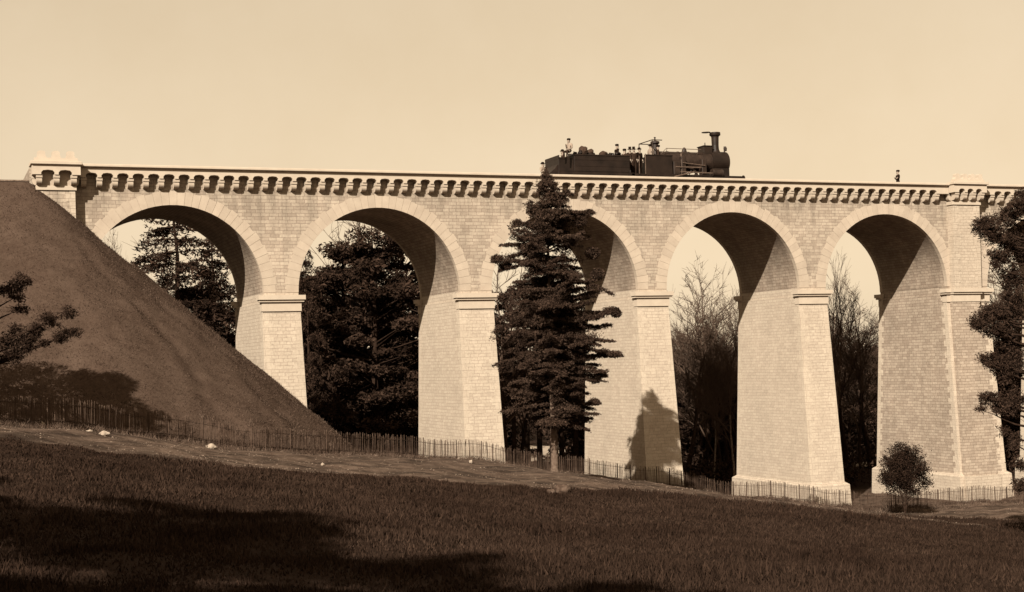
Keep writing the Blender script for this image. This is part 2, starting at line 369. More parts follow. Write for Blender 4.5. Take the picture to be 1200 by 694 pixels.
def bank_mat():
    m, n, b = new_mat('embankment_turf', .98)
    tc = N(n, 'ShaderNodeTexCoord'); mp = N(n, 'ShaderNodeMapping'); mp.inputs['Rotation'].default_value = (0, 0, math.radians(-25)); mp.inputs['Scale'].default_value = (1, 1.6, .45)
    n.links.new(tc.outputs['Object'], mp.inputs[0])
    a = N(n, 'ShaderNodeTexNoise'); a.inputs['Scale'].default_value = .8; a.inputs['Detail'].default_value = 12; a.inputs['Roughness'].default_value = .72; n.links.new(mp.outputs[0], a.inputs['Vector'])
    f_ = N(n, 'ShaderNodeTexNoise'); f_.inputs['Scale'].default_value = 9; f_.inputs['Detail'].default_value = 6; f_.inputs['Roughness'].default_value = .8; n.links.new(tc.outputs['Object'], f_.inputs['Vector'])
    mxx = N(n, 'ShaderNodeMix', data_type='FLOAT'); mxx.inputs[0].default_value = .5; n.links.new(a.outputs[0], mxx.inputs[2]); n.links.new(f_.outputs[0], mxx.inputs[3])
    cr = N(n, 'ShaderNodeValToRGB'); cr.color_ramp.elements[0].position = .36; cr.color_ramp.elements[1].position = .66
    cr.color_ramp.elements[0].color = rgba(sep(.052)); cr.color_ramp.elements[1].color = rgba(sep(.118)); n.links.new(mxx.outputs[0], cr.inputs[0])
    n.links.new(cr.outputs[0], b.inputs['Base Color'])
    bp = N(n, 'ShaderNodeBump'); bp.inputs['Strength'].default_value = .8; bp.inputs['Distance'].default_value = .12
    n.links.new(mxx.outputs[0], bp.inputs['Height']); n.links.new(bp.outputs[0], b.inputs['Normal'])
    return m
bank = np_mesh('embankment', np.stack([BX, BY, BZs], -1).reshape(-1, 3), Fq, bank_mat(), k=4, smooth=True)
tag(bank, kind='structure')
def surf(x, y):
    z = g(x, y); bz, _ = bank_z(np.atleast_1d(x), np.atleast_1d(y)); return np.maximum(z, bz)

# ------------------------------------------------------------------ the viaduct
R0, WD = 4.98, 7.73
ARCH = [0, 12, 24, 36, 48, 61.4, 73.4]
PIER = [(-6.7, 1.7, 'w')]+[(x, 1.02, 'n') for x in (6, 18, 30, 42)]+[(54.7, 1.7, 'w'), (67.4, 1.02, 'n'), (79.4, 1.02, 'n')]
XL, XR, ZT = -7.65, 80.4, 6.91
via = empty('viaduct', (0, 0, 0))
tag(via, 'long pale stone railway viaduct with round arches and a corbelled cornice', 'viaduct')
mb = MB()
def wall_face(Y):
    for ax in ARCH:
        n = 48; pts = [(ax-R0*math.cos(PI*k/n), R0*math.sin(PI*k/n)) for k in range(n+1)]
        for p, q in zip(pts, pts[1:]): mb.face([(p[0], Y, p[1]), (q[0], Y, q[1]), (q[0], Y, ZT), (p[0], Y, ZT)])
    xs = [XL]+[e for ax in ARCH for e in (ax-R0, ax+R0)]+[XR]
    for a, b in zip(xs[::2], xs[1::2]): mb.face([(a, Y, 0), (b, Y, 0), (b, Y, ZT), (a, Y, ZT)])
wall_face(0); wall_face(WD)
mb.face([(XL, 0, 0), (XL, WD, 0), (XL, WD, ZT), (XL, 0, ZT)]); mb.face([(XR, 0, 0), (XR, WD, 0), (XR, WD, ZT), (XR, 0, ZT)])
mb.build('spandrel_wall', MW, via)
def weld_uv(o): return o
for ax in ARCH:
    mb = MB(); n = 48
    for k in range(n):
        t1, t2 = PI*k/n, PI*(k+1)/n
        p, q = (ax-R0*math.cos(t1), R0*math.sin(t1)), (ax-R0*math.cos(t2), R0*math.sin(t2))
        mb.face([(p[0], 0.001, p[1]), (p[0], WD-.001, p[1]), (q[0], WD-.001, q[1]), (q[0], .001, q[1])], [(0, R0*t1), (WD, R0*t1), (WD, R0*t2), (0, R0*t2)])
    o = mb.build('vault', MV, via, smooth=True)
    for Yf, sg in ((0, -1), (WD, 1)):
        mb = MB(); nv = 39; rnd = random.Random(int(ax)+sg)
        for k in range(nv):
            gp = .0014
            t1, t2 = PI*k/nv+gp, PI*(k+1)/nv-gp
            ro = R0+.72+(.07 if k % 2 else 0)+rnd.uniform(-.02, .02); ri = R0-.004; pr = .012+rnd.uniform(-.004, .004)
            a = [(ax-r_*math.cos(t), Yf+y_, r_*math.sin(t)) for y_ in (sg*pr, -sg*.3) for (r_, t) in ((ri, t1), (ro, t1), (ro, t2), (ri, t2))]
            c = [a[0], a[1], a[2], a[3], a[4], a[5], a[6], a[7]]
            mb.hexa(c)
        mb.build('archivolt', MA, via)
HW0, BXS, BYF, BYB, Y0F = 1.09, .016, .095, .05, .12
def pier(xc, hwt, typ):
    hw = hwt+.08; zb = -17.0; zt = -.55; m = MP2 if typ == 'w' and xc > 0 else MP
    def sect(z, e=0.0, x0=None, x1=None):
        h = hw-BXS*z+e; yf = Y0F+BYF*z-e; yb = WD-Y0F*0-BYB*z+e
        return [(xc-h, yf, z), (xc+h, yf, z), (xc+h, yb, z), (xc-h, yb, z)]
    if xc < 0: zb = -6.0
    mb = MB(); mb.hexa(sect(zb)+sect(zt)); p = mb.build('pier', m, via)
    if typ == 'w':
        mb = MB()
        hwp = .97 if xc < 0 else 1.12; xp = -6.35 if xc < 0 else 54.3
        b = [(xp-hwp+.02*zb, Y0F+BYF*zb-.32, zb), (xp+hwp-.02*zb, Y0F+BYF*zb-.32, zb)]
        t = [(xp-hwp, -.32, zt), (xp+hwp, -.32, zt)]
        mb.hexa([b[0], b[1], (b[1][0], b[1][1]+.6, zb), (b[0][0], b[0][1]+.6, zb), t[0], t[1], (t[1][0], .28, zt), (t[0][0], .28, zt)])
        mb.build('buttress', m, p)
    # dressed corner stones, long and short
    for sx in (-1, 1):
        for yb_ in (0, 1):
            mb = MB(); z = zt-.02; k = 0; h = .4
            while z > zb+.4 and z > -15.5:
                ln, lw = (.62, .38) if (k+yb_) % 2 else (.38, .62)
                pr = .004
                def cor(zz):
                    hh = hw-BXS*zz; x = xc+sx*hh
                    y = (Y0F+BYF*zz) if yb_ == 0 else (WD-BYB*zz); sy = 1 if yb_ == 0 else -1
                    pts = [(x+sx*pr, y-sy*pr), (x-sx*ln, y-sy*pr), (x-sx*ln, y+sy*lw), (x+sx*pr, y+sy*lw)]
                    if sx*sy > 0: pts = pts[::-1]
                    return [(a, b_, zz) for a, b_ in pts]
                mb.hexa(cor(z-h+.006)+cor(z))
                z -= h; k += 1
            mb.build('quoins', MAq, p)
    # impost band: slab, drip, necking; front and back
    xa, xb = xc-hw, xc+hw
    for (y0, y1) in ((-1, .42), (WD-.42, WD+1)):
        mb = MB()
        def lay(e, z0, z1, dx):
            ya, yb_ = (-e, .42) if y0 < 0 else (WD-.42, WD+e)
            if typ == 'w' and y0 < 0:
                xp = -6.35 if xc < 0 else 54.3; hp = .99 if xc < 0 else 1.14
                mb.box(xp-hp-dx*.5, xp+hp+dx*.5, -.34-e, -e+.01, z0+.001, z1-.001)
            mb.box(xa-dx, xb+dx, ya, yb_, z0, z1)
        lay(.30, -.42, -.16, .27); lay(.2, -.55, -.42, .2); lay(.08, -1.08, -.55, .06)
        mb.build('impost', MCO, p)
    # block above the impost up to the springing line
    mb = MB(); mb.box(xc-hwt-.0, xc+hwt+.0, .004, WD-.004, zt-.01, 0.0); mb.build('springer', m, p)
    # plinth
    zp = -13.12 if xc > 40 else -30
    if zp > -20:
        mb = MB(); a = sect(zb, .24); t = sect(zp, .24); t2 = sect(zp+.16, .02)
        mb.hexa(a+t); mb.hexa(t+t2)
        mb.build('plinth', MP, p)
        if typ == 'w':
            mb = MB(); xp = 54.3; h = 1.12+.26; yf = Y0F+BYF*zp-.32-.24
            mb.box(xp-h-.1, xp+h+.1, yf, yf+.5, zb, zp+.002); mb.build('plinth', MP, p)
MAq = masonry('stone_quoin', 0.52, bw_=.62, rh=.4, contrast=.05, mdark=.75, blotch=.08, mortar=.012)
for a in PIER[:7]: pier(*a)
# cornice: lintel course with notched openings, corbels, coping
PT = .8366
cx = [-4.03+PT*k for k in range(-1, 68)]; cx2 = [56.75+PT*k for k in range(0, 14)]
def lintel(xs, x0, x1, yf, yb, zapex=6.64, zsh=6.50, zbot=6.38, ztop=6.92, cw=.27):
    """face with pentagonal openings between corbels; xs are corbel centres"""
    mb = MB(); op = []
    e = [x0]+list(xs)+[x1]
    for a, b in zip(xs, xs[1:]): op.append((a+cw/2-.03, b-cw/2+.03))
    prof = [(x0, zbot)]
    for a, b in op:
        if a < x0 or b > x1: continue
        c = (a+b)/2; prof += [(a, zbot), (a, zsh), (a+.10, zapex-.03), (c, zapex), (b-.10, zapex-.03), (b, zsh), (b, zbot)]
    prof += [(x1, zbot)]
    for p, q in zip(prof, prof[1:]):
        if abs(p[0]-q[0]) > .02 or True:
            if q[0] > p[0] or q[0] < p[0]:
                a, b = p, q
                mb.face([(a[0], yf, a[1]), (b[0], yf, b[1]), (b[0], yf, ztop), (a[0], yf, ztop)])
            mb.face([(p[0], yf, p[1]), (p[0], yb, p[1]), (q[0], yb, q[1]), (q[0], yf, q[1])])
    mb.face([(x0, yf, ztop), (x1, yf, ztop), (x1, yb, ztop), (x0, yb, ztop)])
    mb.face([(x0, yf, zbot), (x0, yf, ztop), (x0, yb, ztop), (x0, yb, zbot)]); mb.face([(x1, yf, zbot), (x1, yf, ztop), (x1, yb, ztop), (x1, yb, zbot)])
    return mb
for args in ((cx, -5.05, 52.95, -.52, .0), (cx2, 55.68, 68.1, -.52, .0)):
    lintel(*args).build('cornice', MCO, via)
def corbel_mesh(w=.29, pr=.46):
    mb = MB()
    mb.prism([(0, 6.38), (-pr, 6.38), (-pr, 6.22), (0, 6.22)], 'x', -w/2-.02, w/2+.02)
    poly = [(0, 6.22), (-pr+.05, 6.22), (-pr+.05, 6.10)]
    for k in range(0, 7):
        t = k/6*PI/2; poly.append((-.12-(pr-.17)*math.cos(t), 6.10-.24*math.sin(t)))
    poly += [(0, 5.86)]
    mb.prism(poly, 'x', -w/2, w/2)
    return mb
c0 = None
for x in cx[0:]+cx2:
    if 52.7 < x < 55.8: continue
    if c0 is None: c0 = corbel_mesh().build('corbel', MC, via)
    else:
        c = c0.copy(); COL.objects.link(c); c0_ = c; c.parent = via
        c.location = (x, 0, 0); continue
    c0.location = (x, 0, 0)
for a, b in ((-5.05, 52.95), (55.68, 80.4)):
    mb = MB()
    mb.prism([(-.66, 6.925), (-.72, 6.96), (-.72, 7.07), (-.66, 7.10), (-.12, 7.13), (-.08, 6.925)], 'x', a, b)
    bevel(mb.build('coping', MCO, via), .008)
    mb = MB(); mb.box(a, b, -.49, -.14, 6.72, 6.922); mb.build('parapet', MCO, via)
mb = MB(); mb.box(XL, XR, WD-.1, WD+.5, 6.3, 6.92); mb.build('parapet', MCO, via)
mb = MB(); mb.box(XL-.05, XR, WD-.15, WD+.66, 6.925, 7.1); mb.build('coping', MCO, via)
mb = MB(); mb.box(XL+.05, XR-.05, .06, WD-.06, 6.0, 6.18); mb.build('deck_slab', MC, via)
mb = MB(); mb.box(68.1, XR, -.52, 0, 6.38, 6.92); mb.build('cornice', MCO, via)
# two pilasters with battlemented refuges
def turret(xc, hs, hc, zoff, nc, sp, nm):
    mb = MB(); yf = -.6
    mb.box(xc-hs, xc+hs, yf, .0, -.16, 5.62); sh = mb.build('pilaster', MW if xc < 0 else MP, via)
    for sx in (-1, 1):
        mb = MB(); k = 0; z = -.16
        while z < 5.5:
            ln = .5 if k % 2 else .3; x = xc+sx*hs; mb.box(min(x+sx*.012, x-sx*ln), max(x+sx*.012, x-sx*ln), yf-.012, 0, z+.006, min(z+.4, 5.6)-.006)
            z += .4; k += 1
        mb.build('quoins', MAq, sh)
    mb = MB(); mb.box(xc-hs-.09, xc+hs+.09, yf-.09, 0, 5.62, 5.86); bevel(mb.build('necking', MCO, via), .01)
    xs = [xc+sp*(k-(nc-1)/2) for k in range(nc)]
    lm = lintel([xc-hc-.2]+xs+[xc+hc+.2], xc-hc, xc+hc, yf-.52, yf+.02, 6.64+zoff, 6.5+zoff, 6.38+zoff, 6.92+zoff)
    lm.build('cornice', MCO, via)
    mb = MB(); mb.box(xc-hc+.005, xc-hc+.2, yf-.51, .0, 6.385+zoff, 6.918+zoff); mb.box(xc+hc-.2, xc+hc-.005, yf-.51, .0, 6.385+zoff, 6.918+zoff)
    mb.box(xc-hs, xc+hs, yf-.002, 0, 5.87, 6.9); mb.build('turret_body', MC, via)
    for x in xs:
        c = c0.copy(); COL.objects.link(c); c.parent = via; c.location = (x, yf, zoff)
    # side corbels
    for sx in (-1, 1):
        c = c0.copy(); COL.objects.link(c); c.parent = via; c.location = (xc+sx*(hs-.0), yf+.3, zoff); c.rotation_euler = (0, 0, sx*PI/2); c.scale = (1, .62, 1)
    z0 = 6.925+zoff
    mb = MB(); mb.box(xc-hc-.08, xc+hc+.08, yf-.66, .3, z0, z0+.17); bevel(mb.build('coping', MCO, via), .012)
    z1 = z0+.17
    mb = MB(); hb = hc-.12; mb.box(xc-hb, xc+hb, yf-.42, yf-.06, z1, z1+.2); mb.build('battlement', MCO, via)
    step = 2*hb/nm
    for k in range(nm):
        x = xc-hb+step*(k+.5); w = step*.27
        mb = MB(); mb.prism([(x-w*1.35, z1+.2), (x+w*1.35, z1+.2), (x+w, z1+.34), (x+w, z1+.52), (x+w*.5, z1+.58), (x-w*.5, z1+.58), (x-w, z1+.52), (x-w, z1+.34)], 'y', yf-.40, yf-.08)
        mb.build('merlon', MCO, via)
turret(-6.33, .97, 1.25, .03, 3, .9, 3)
turret(54.3, 1.12, 1.40, .06, 4, .72, 4)

# track on the deck
trk = empty('railway_track', (0, 0, 6.2)); tag(trk, 'railway track with rails on sleepers along the viaduct deck', 'railway track')
mb = MB(); mb.box(-60, 120, .32, WD-.32, 6.19, 6.27)
o = mb.build('ballast', MBAL, trk, loc=(0, 0, -6.2))
YT = 2.75
for yc in (YT, YT+3.1):
    for s in (-.72, .72):
        mb = MB(); mb.box(-60, 120, yc+s-.035, yc+s+.035, 6.33, 6.46); mb.build('rail', M_STEEL, trk, loc=(0, 0, -6.2))
mb = MB()
for k in range(160):
    for yc in (YT, YT+3.1): mb.box(-40+k*.8, -39.76+k*.8, yc-1.25, yc+1.25, 6.24, 6.335)
tag(mb.build('sleepers', M_SLP, trk, loc=(0, 0, -6.2)), kind='stuff')

exec_parts = True
# ------------------------------------------------------------------ locomotive and tender
ZR = 6.46
def lx(px, Y): return float(ray_y(px, 185, Y)[0])
def lz(px, py, Y): return float(ray_y(px, py, Y)[2])
YN = YT-1.15   # near side of the rolling stock
def wheel(parent, x, y, r, spokes=10, name='wheel'):
    mb = MB()
    mb.lathe([(r, -.06), (r+.03, -.06), (r+.03, -.02), (r, .06), (r-.1, .06), (r-.1, -.06), (r, -.06)], (0, 0, 0), 'y', 28)
    mb.lathe([(0, -.08), (.13, -.08), (.13, .08), (0, .08)], (0, 0, 0), 'y', 12)
    for k in range(spokes):
        t = 2*PI*k/spokes; a = Vector((math.cos(t), 0, math.sin(t)))
        mb.tube([a*.1, a*(r-.08)], .03, 5)
    o = mb.build(name, M_LOCO2, parent); o.location = (x, y, r); return o
# tender
tx0, tx1 = lx(655, YN), lx(738, YN)
ten = empty('tender', (tx0, YT, ZR)); tag(ten, 'dark riveted tender heaped with coal behind the steam locomotive', 'tender')
LT = tx1-tx0; hz = lz(690, 181, YN)-ZR
mb = MB(); mb.box(-.05, LT+.35, -1.15, 1.15, .95, 1.16); mb.box(-.1, .02, -1.2, 1.2, .72, 1.18); bevel(mb.build('frame', M_LOCO, ten), .01)
xb = lx(673, YN)-tx0
mb = MB(); mb.box(xb, LT, -1.13, 1.13, 1.17, hz); mb.box(xb-.02, LT+.02, -1.17, 1.17, hz-.08, hz+.0)
for z_ in (1.5, 1.9, 2.25): mb.box(xb+.02, LT-.02, -1.145, -1.12, z_, z_+.025)
bevel(mb.build('tank', M_LOCO, ten), .012)
mb = MB(); mb.box(0, xb-.02, -1.1, 1.1, 1.17, hz-.32); mb.box(0, .05, -1.12, 1.12, hz-.32, hz-.08); mb.box(0, xb-.02, -1.12, -1.08, hz-.32, hz-.22)
bevel(mb.build('rear_tank', M_LOCO, ten), .012)
mb = MB()  # rivet lines and rails
for k in range(36): mb.box(xb+.05+k*(LT-xb)/37, xb+.08+k*(LT-xb)/37, -1.155, -1.13, 1.22, 1.25); mb.box(xb+.05+k*(LT-xb)/37, xb+.08+k*(LT-xb)/37, -1.155, -1.13, hz-.16, hz-.13)
mb.build('rivets', M_LOCO2, ten)
mb = MB()  # sloping brake platform behind
dx = lx(645, YN)-tx0
mb.prism([(dx, .75), (0, .75), (0, 1.62), (dx*.35, 1.35), (dx, 1.05)], 'y', -.95, .95); mb.build('rear_platform', M_LOCO, ten)
for x in (.75, 2.4, 4.05):
    for y in (-.72, .72): wheel(ten, x, y, .55)
mb = MB()
for i in range(150):
    x = random.uniform(xb+.2, LT-.25); y = random.uniform(-.9, .9); t = (x-xb)/(LT-xb)
    z = hz-.12+random.uniform(0, .22)+.12*math.sin(t*9)
    r_ = random.uniform(.08, .19); c = [Vector((random.uniform(-1, 1), random.uniform(-1, 1), random.uniform(-1, 1))).normalized()*r_+Vector((x, y, z)) for _ in range(8)]
    bm = bmesh.new(); [bm.verts.new(p) for p in c]; bmesh.ops.convex_hull(bm, input=bm.verts)
    for f_ in bm.faces: mb.face([v.co[:] for v in f_.verts])
    bm.free()
tag(mb.build('coal', M_COAL, ten, weld=False), kind='stuff')
for px, py, w, h in ((683, 173, .34, .44), (691, 176, .26, .26), (707, 178, .3, .16)):
    y = YT-.3; p = ray_y(px, py, y); mb = MB(); prof = [(0.001, -.25), (w*.8, -.2), (w, 0), (w*.8, h*.5), (w*.35, h*.85), (.001, h*.9)]
    mb.lathe(prof, (0, 0, 0), 'z', 12); mb.v = [(v[0]*(1+.22*math.sin(v[2]*9+px))+.10*v[2], v[1], v[2]*(1+.18*math.sin(v[0]*11+px))) for v in mb.v]; o = mb.build('sack', M_SACK, None); o.location = (p[0], y, p[2]-h*.6)
    tag(o, {683: 'tall pointed pale sack lying on the tender coal nearest its rear', 691: 'smaller rounded pale sack on the tender coal', 707: 'low flat sack half buried in the tender coal'}[px], 'sack', 'sacks on the tender')

# locomotive
l0 = lx(740, YN); loco = empty('steam_locomotive', (l0, YT, ZR)); tag(loco, 'black steam locomotive with a tall flared chimney standing on the viaduct', 'locomotive')
def X(px, Y=YT): return lx(px, Y)-l0
def Z(px, py, Y=YT): return lz(px, py, Y)-ZR
mb = MB(); mb.box(0, X(852, YN), -1.15, 1.15, .98, 1.13); mb.box(0, X(850, YN), -1.05, -.98, .6, .98); mb.box(0, X(850, YN), .98, 1.05, .6, .98)
bevel(mb.build('frame', M_LOCO, loco), .01)
xbf = X(868, YN)
mb = MB(); mb.box(X(851, YN), xbf, -1.2, 1.2, .86, 1.10); 
for y in (-.85, .85):
    mb.lathe([(0, 0), (.09, 0), (.09, .3), (.22, .3), (.22, .36), (0, .36)], (xbf, y, .98), 'x', 14)
mb.build('buffer_beam', M_LOCO, loco)
# firebox with plated sides
x1, x2 = X(756, YN), X(788, YN); hz2 = Z(770, 181.5, YN)
mb = MB(); mb.box(x1, x2, -1.14, -1.02, 1.0, hz2); mb.box(x1, x2, 1.02, 1.14, 1.0, hz2); mb.box(x1+.35, x2, -1.02, 1.02, 1.0, hz2-.05)
for z_ in (hz2-.06,): mb.box(x1-.02, x2+.02, -1.18, -1.14, z_, z_+.07)
bevel(mb.build('firebox', M_LOCO, loco), .015)
mb = MB(); mb.tube([(x1, -1.19, 1.1), (x1, -1.19, hz2+.05)], .03, 6); mb.tube([(x1-.45, -1.19, 1.1), (x1-.45, -1.19, hz2-.1)], .025, 6); mb.build('handrail', M_BRIGHT, loco)
# boiler and smokebox
zc = 2.12; rb = Z(805, 178.5)-zc; xs0, xs1 = X(830), X(849)
prof = [(0, x2-.6), (rb, x2-.6)]
for k in range(1, 5):
    xx = x2-.6+(xs0-x2+.6)*k/5; prof += [(rb, xx-.03), (rb+.025, xx-.03), (rb+.025, xx+.03), (rb, xx+.03)]
prof += [(rb, xs0)]
mb = MB(); mb.lathe(prof, (0, 0, zc), 'x', 36); mb.build('boiler', M_LOCO2, loco, smooth=False)
rs = rb+.08
mb = MB(); mb.lathe([(0, xs0-.01), (rs, xs0-.01), (rs, xs1), (rs-.05, xs1+.03), (rs-.12, xs1+.05), (.3, xs1+.13), (0, xs1+.15)], (0, 0, zc), 'x', 36)
mb.box(xs0, xs1, -rs*.8, rs*.8, 1.13, zc)
sm = mb.build('smokebox', M_LOCO, loco)
mb = MB(); mb.tube([(xs1+.13, -.3, zc), (xs1+.16, .3, zc)], .03, 6); mb.tube([(xs1+.14, 0, zc), (xs1+.3, 0, zc)], .03, 6); mb.build('door_handle', M_BRIGHT, sm)
xc = X(838.5); ztop = Z(838, 155.5); z0 = zc+rs*.9
mb = MB(); mb.lathe([(.42, z0-.1), (.3, z0+.1), (.25, z0+.22), (.235, z0+.5), (.25, ztop-.34), (.27, ztop-.26), (.36, ztop-.2), (.38, ztop-.1), (.36, ztop-.08), (.36, ztop), (.24, ztop), (.2, ztop-.4)], (xc, 0, 0), 'z', 28)
ch = mb.build('chimney', M_LOCO, loco, smooth=False)
mb = MB(); mb.lathe([(0, ztop-.03), (.3, ztop-.03), (.3, ztop), (0, ztop)], (xc-.68, 0, 0), 'z', 18); mb.tube([(xc-.4, 0, ztop-.02), (xc-.25, 0, ztop-.02)], .03, 6); mb.build('chimney_lid', M_LOCO, ch)
# sandbox / valve chest by the chimney
xa, xb2 = X(821.5), X(831.5); zt2 = Z(826, 172.5)
mb = MB(); mb.box(xa, xb2, -.42, .42, zc+rb*.5, zt2); mb.box(xa-.05, xb2+.05, -.47, .47, zt2, zt2+.05); mb.tube([((xa+xb2)/2, 0, zt2), ((xa+xb2)/2, 0, zt2+.3)], [.05, .03], 6)
bevel(mb.build('sandbox', M_LOCO, loco), .01)
# steam dome / safety valve by the footplate
xd = X(768); zd = Z(768, 163.0)
mb = MB(); mb.lathe([(.32, hz2-.1), (.34, hz2), (.22, hz2+.08), (.2, zd-.38), (.3, zd-.3), (.3, zd-.18), (.12, zd-.12), (.05, zd-.1), (.05, zd+.08), (.09, zd+.1), (0, zd+.14)], (xd, 0, 0), 'z', 20); mb.build('safety_valve', M_LOCO2, loco)
# spectacle frame over the footplate
xf = X(757); zf = Z(757, 166.5)
mb = MB()
for y in (-.95, .95): mb.tube([(xf, y, hz2-.1), (xf, y, zf)], .03, 6); mb.tube([(xf, y, zf), (xf+.72, y, zf)], .03, 6)
mb.tube([(xf, -.95, zf), (xf, .95, zf)], .03, 6); mb.build('canopy_frame', M_LOCO2, loco)
# long handrail, cylinders, rods, step plates, splashers
zh = Z(800, 174.8, YT-.75)
mb = MB(); mb.tube([(X(775, YT-.75), -.75, zh-.35), (X(781, YT-.75), -.75, zh+.02), (X(822, YT-.75), -.75, zh)], .022, 6)
for px in (782, 801, 819): mb.tube([(X(px, YT-.75), -.75, zh), (X(px, YT-.75), -.5, zh-.35)], .018, 5)
mb.build('handrail', M_BRIGHT, loco)
mb = MB(); mb.lathe([(0, 0), (.26, 0), (.27, .06), (.24, .08), (.24, .72), (.27, .74), (.26, .8), (0, .8)], (X(834, YN), -1.08, 1.28), 'x', 20); mb.build('cylinder', M_LOCO2, loco)
mb = MB(); mb.tube([(X(834, YN), -1.2, 1.25), (X(797, YN), -1.2, 1.3)], .035, 6); mb.tube([(X(812, YN), -1.26, 1.3), (X(789, YN), -1.24, .95)], .05, 6); mb.tube([(X(800, YN), -1.15, 1.9), (X(826, YN), -1.15, 1.75)], .03, 6)
mb.tube([(X(800, YN), -1.0, 1.15), (X(800, YN), -1.0, 2.1), (X(803, YN), -.6, 2.55)], .05, 8); mb.tube([(X(792, YN), -1.1, 1.62), (X(822, YN), -1.1, 1.62)], .04, 6)
mb.build('motion_rods', M_BRIGHT, loco)
mb = MB()
for px, w, z_ in ((794, .5, 2.0), (802, .32, 2.35), (826, .34, 2.2)): mb.box(X(px, YN)-w/2, X(px, YN)+w/2, -1.08, -.6, 1.13, z_)
mb.lathe([(.16, 2.3), (.18, 2.5), (.1, 2.75), (0, 2.8)], (X(802), -.0, .3), 'z', 12)
bevel(mb.build('pump_casing', M_LOCO2, loco), .03)
mb = MB(); mb.tube([(X(846), -.35, zc+rs*.7), (X(846), -.35, zc+rs+.32)], .05, 6); mb.lathe([(0, 0), (.1, .02), (.12, .2), (.06, .32), (0, .34)], (X(847), -.35, zc+rs), 'z', 10); mb.build('lamp', M_LOCO2, loco)
for px, r_ in ((765, .62), (789, .86), (808, .86), (840, .5)):
    for y in (-.72, .72): wheel(loco, X(px, YN), y, r_, 12)

# ------------------------------------------------------------------ people
def person(name, joints, edges, rad, mats, hat, label, loc, rz, group=None):
    """one continuous skinned body; joints: name -> (x,y,z) local with +X facing"""
    names = list(joints); me = bpy.data.meshes.new('tmp')
    me.from_pydata([joints[k] for k in names], [(names.index(a), names.index(b)) for a, b in edges], [])
    bm = bmesh.new(); bm.from_mesh(me); ly = bm.verts.layers.skin.verify(); bm.verts.ensure_lookup_table()
    for i, k in enumerate(names):
        r_ = rad[k]; bm.verts[i][ly].radius = r_ if isinstance(r_, tuple) else (r_, r_); bm.verts[i][ly].use_root = (k == 'pelvis')
    bm.to_mesh(me); bm.free()
    o = bpy.data.objects.new('tmp', me); COL.objects.link(o)
    o.modifiers.new('skin', 'SKIN'); sb = o.modifiers.new('s', 'SUBSURF'); sb.levels = 2; sb.render_levels = 2
    dg = bpy.context.evaluated_depsgraph_get(); dg.update()
    res = bpy.data.meshes.new_from_object(o.evaluated_get(dg)); bpy.data.objects.remove(o)
    res.name = name
    res.materials.clear()
    for m_ in mats: res.materials.append(m_)
    zone = {'head': 0, 'crown': 0, 'chin': 0, 'nose': 0, 'handL': 0, 'handR': 0, 'neck': 0, 'pelvis': 2, 'kneeL': 2, 'kneeR': 2, 'footL': 3, 'footR': 3, 'toeL': 3, 'toeR': 3, 'hipL': 2, 'hipR': 2, 'ankL': 2, 'ankR': 2}
    J = np.array([joints[k] for k in names]); Zn = [zone.get(k, 1) for k in names]
    for p in res.polygons:
        c = np.array(p.center); p.material_index = Zn[int(((J-c)**2).sum(1).argmin())]
    # fingers: five short tapered digits on each hand, part of the same mesh
    bm = bmesh.new(); bm.from_mesh(res)
    for s_ in ('L', 'R'):
        h = Vector(joints['hand'+s_]); e = Vector(joints['elb'+s_]); d = (h-e).normalized(); a = d.orthogonal().normalized(); b_ = d.cross(a)
        for k in range(5):
            off = a*(k-1.5)*.02 if k < 4 else a*-.045; ln = (.07, .08, .075, .06, .045)[k]; st = h+off+d*(.025 if k < 4 else -.01)
            dirs = d if k < 4 else (d-a*.8).normalized(); mid = st+dirs*ln*.6; tip = mid+(dirs+b_*.6).normalized()*ln*.5
            prev = None
            for q, r_ in ((st, .010), (mid, .009), (tip, .006)):
                ring = [bm.verts.new(q+a*r_*math.cos(t)+b_*r_*math.sin(t)) for t in (0, PI/2, PI, 3*PI/2)]
                if prev:
                    for i in range(4): bm.faces.new((prev[i], prev[(i+1) % 4], ring[(i+1) % 4], ring[i]))
                prev = ring
            bm.faces.new(prev)
    bm.to_mesh(res); bm.free(); res.shade_smooth()
    po = bpy.data.objects.new('person', res); COL.objects.link(po); po.location = loc; po.rotation_euler = (0, 0, rz)
    tag(po, label, 'person', group)
    hd = Vector(joints['crown'])
    mb = MB()
    if hat == 'top': prof = [(.0, .0), (.165, -.01), (.165, .005), (.095, .01), (.09, .13), (.10, .16), (0, .162)]
    elif hat == 'cap': prof = [(.115, -.03), (.12, .02), (.13, .05), (.09, .09), (0, .10)]
    else: prof = [(.0, .0), (.17, -.015), (.17, .0), (.105, .01), (.10, .07), (.06, .10), (0, .11)]
    mb.lathe(prof, (hd.x-.01, hd.y, hd.z-.01), 'z', 16); mb.build('hat', M_COAT, po)
    return po
EDG = [('pelvis', 'waist'), ('waist', 'chest'), ('chest', 'neck'), ('neck', 'chin'), ('chin', 'head'), ('head', 'crown'), ('chin', 'nose'),
       ('chest', 'shL'), ('shL', 'elbL'), ('elbL', 'handL'), ('chest', 'shR'), ('shR', 'elbR'), ('elbR', 'handR'),
       ('pelvis', 'hipL'), ('hipL', 'kneeL'), ('kneeL', 'ankL'), ('ankL', 'footL'), ('footL', 'toeL'), ('pelvis', 'hipR'), ('hipR', 'kneeR'), ('kneeR', 'ankR'), ('ankR', 'footR'), ('footR', 'toeR')]
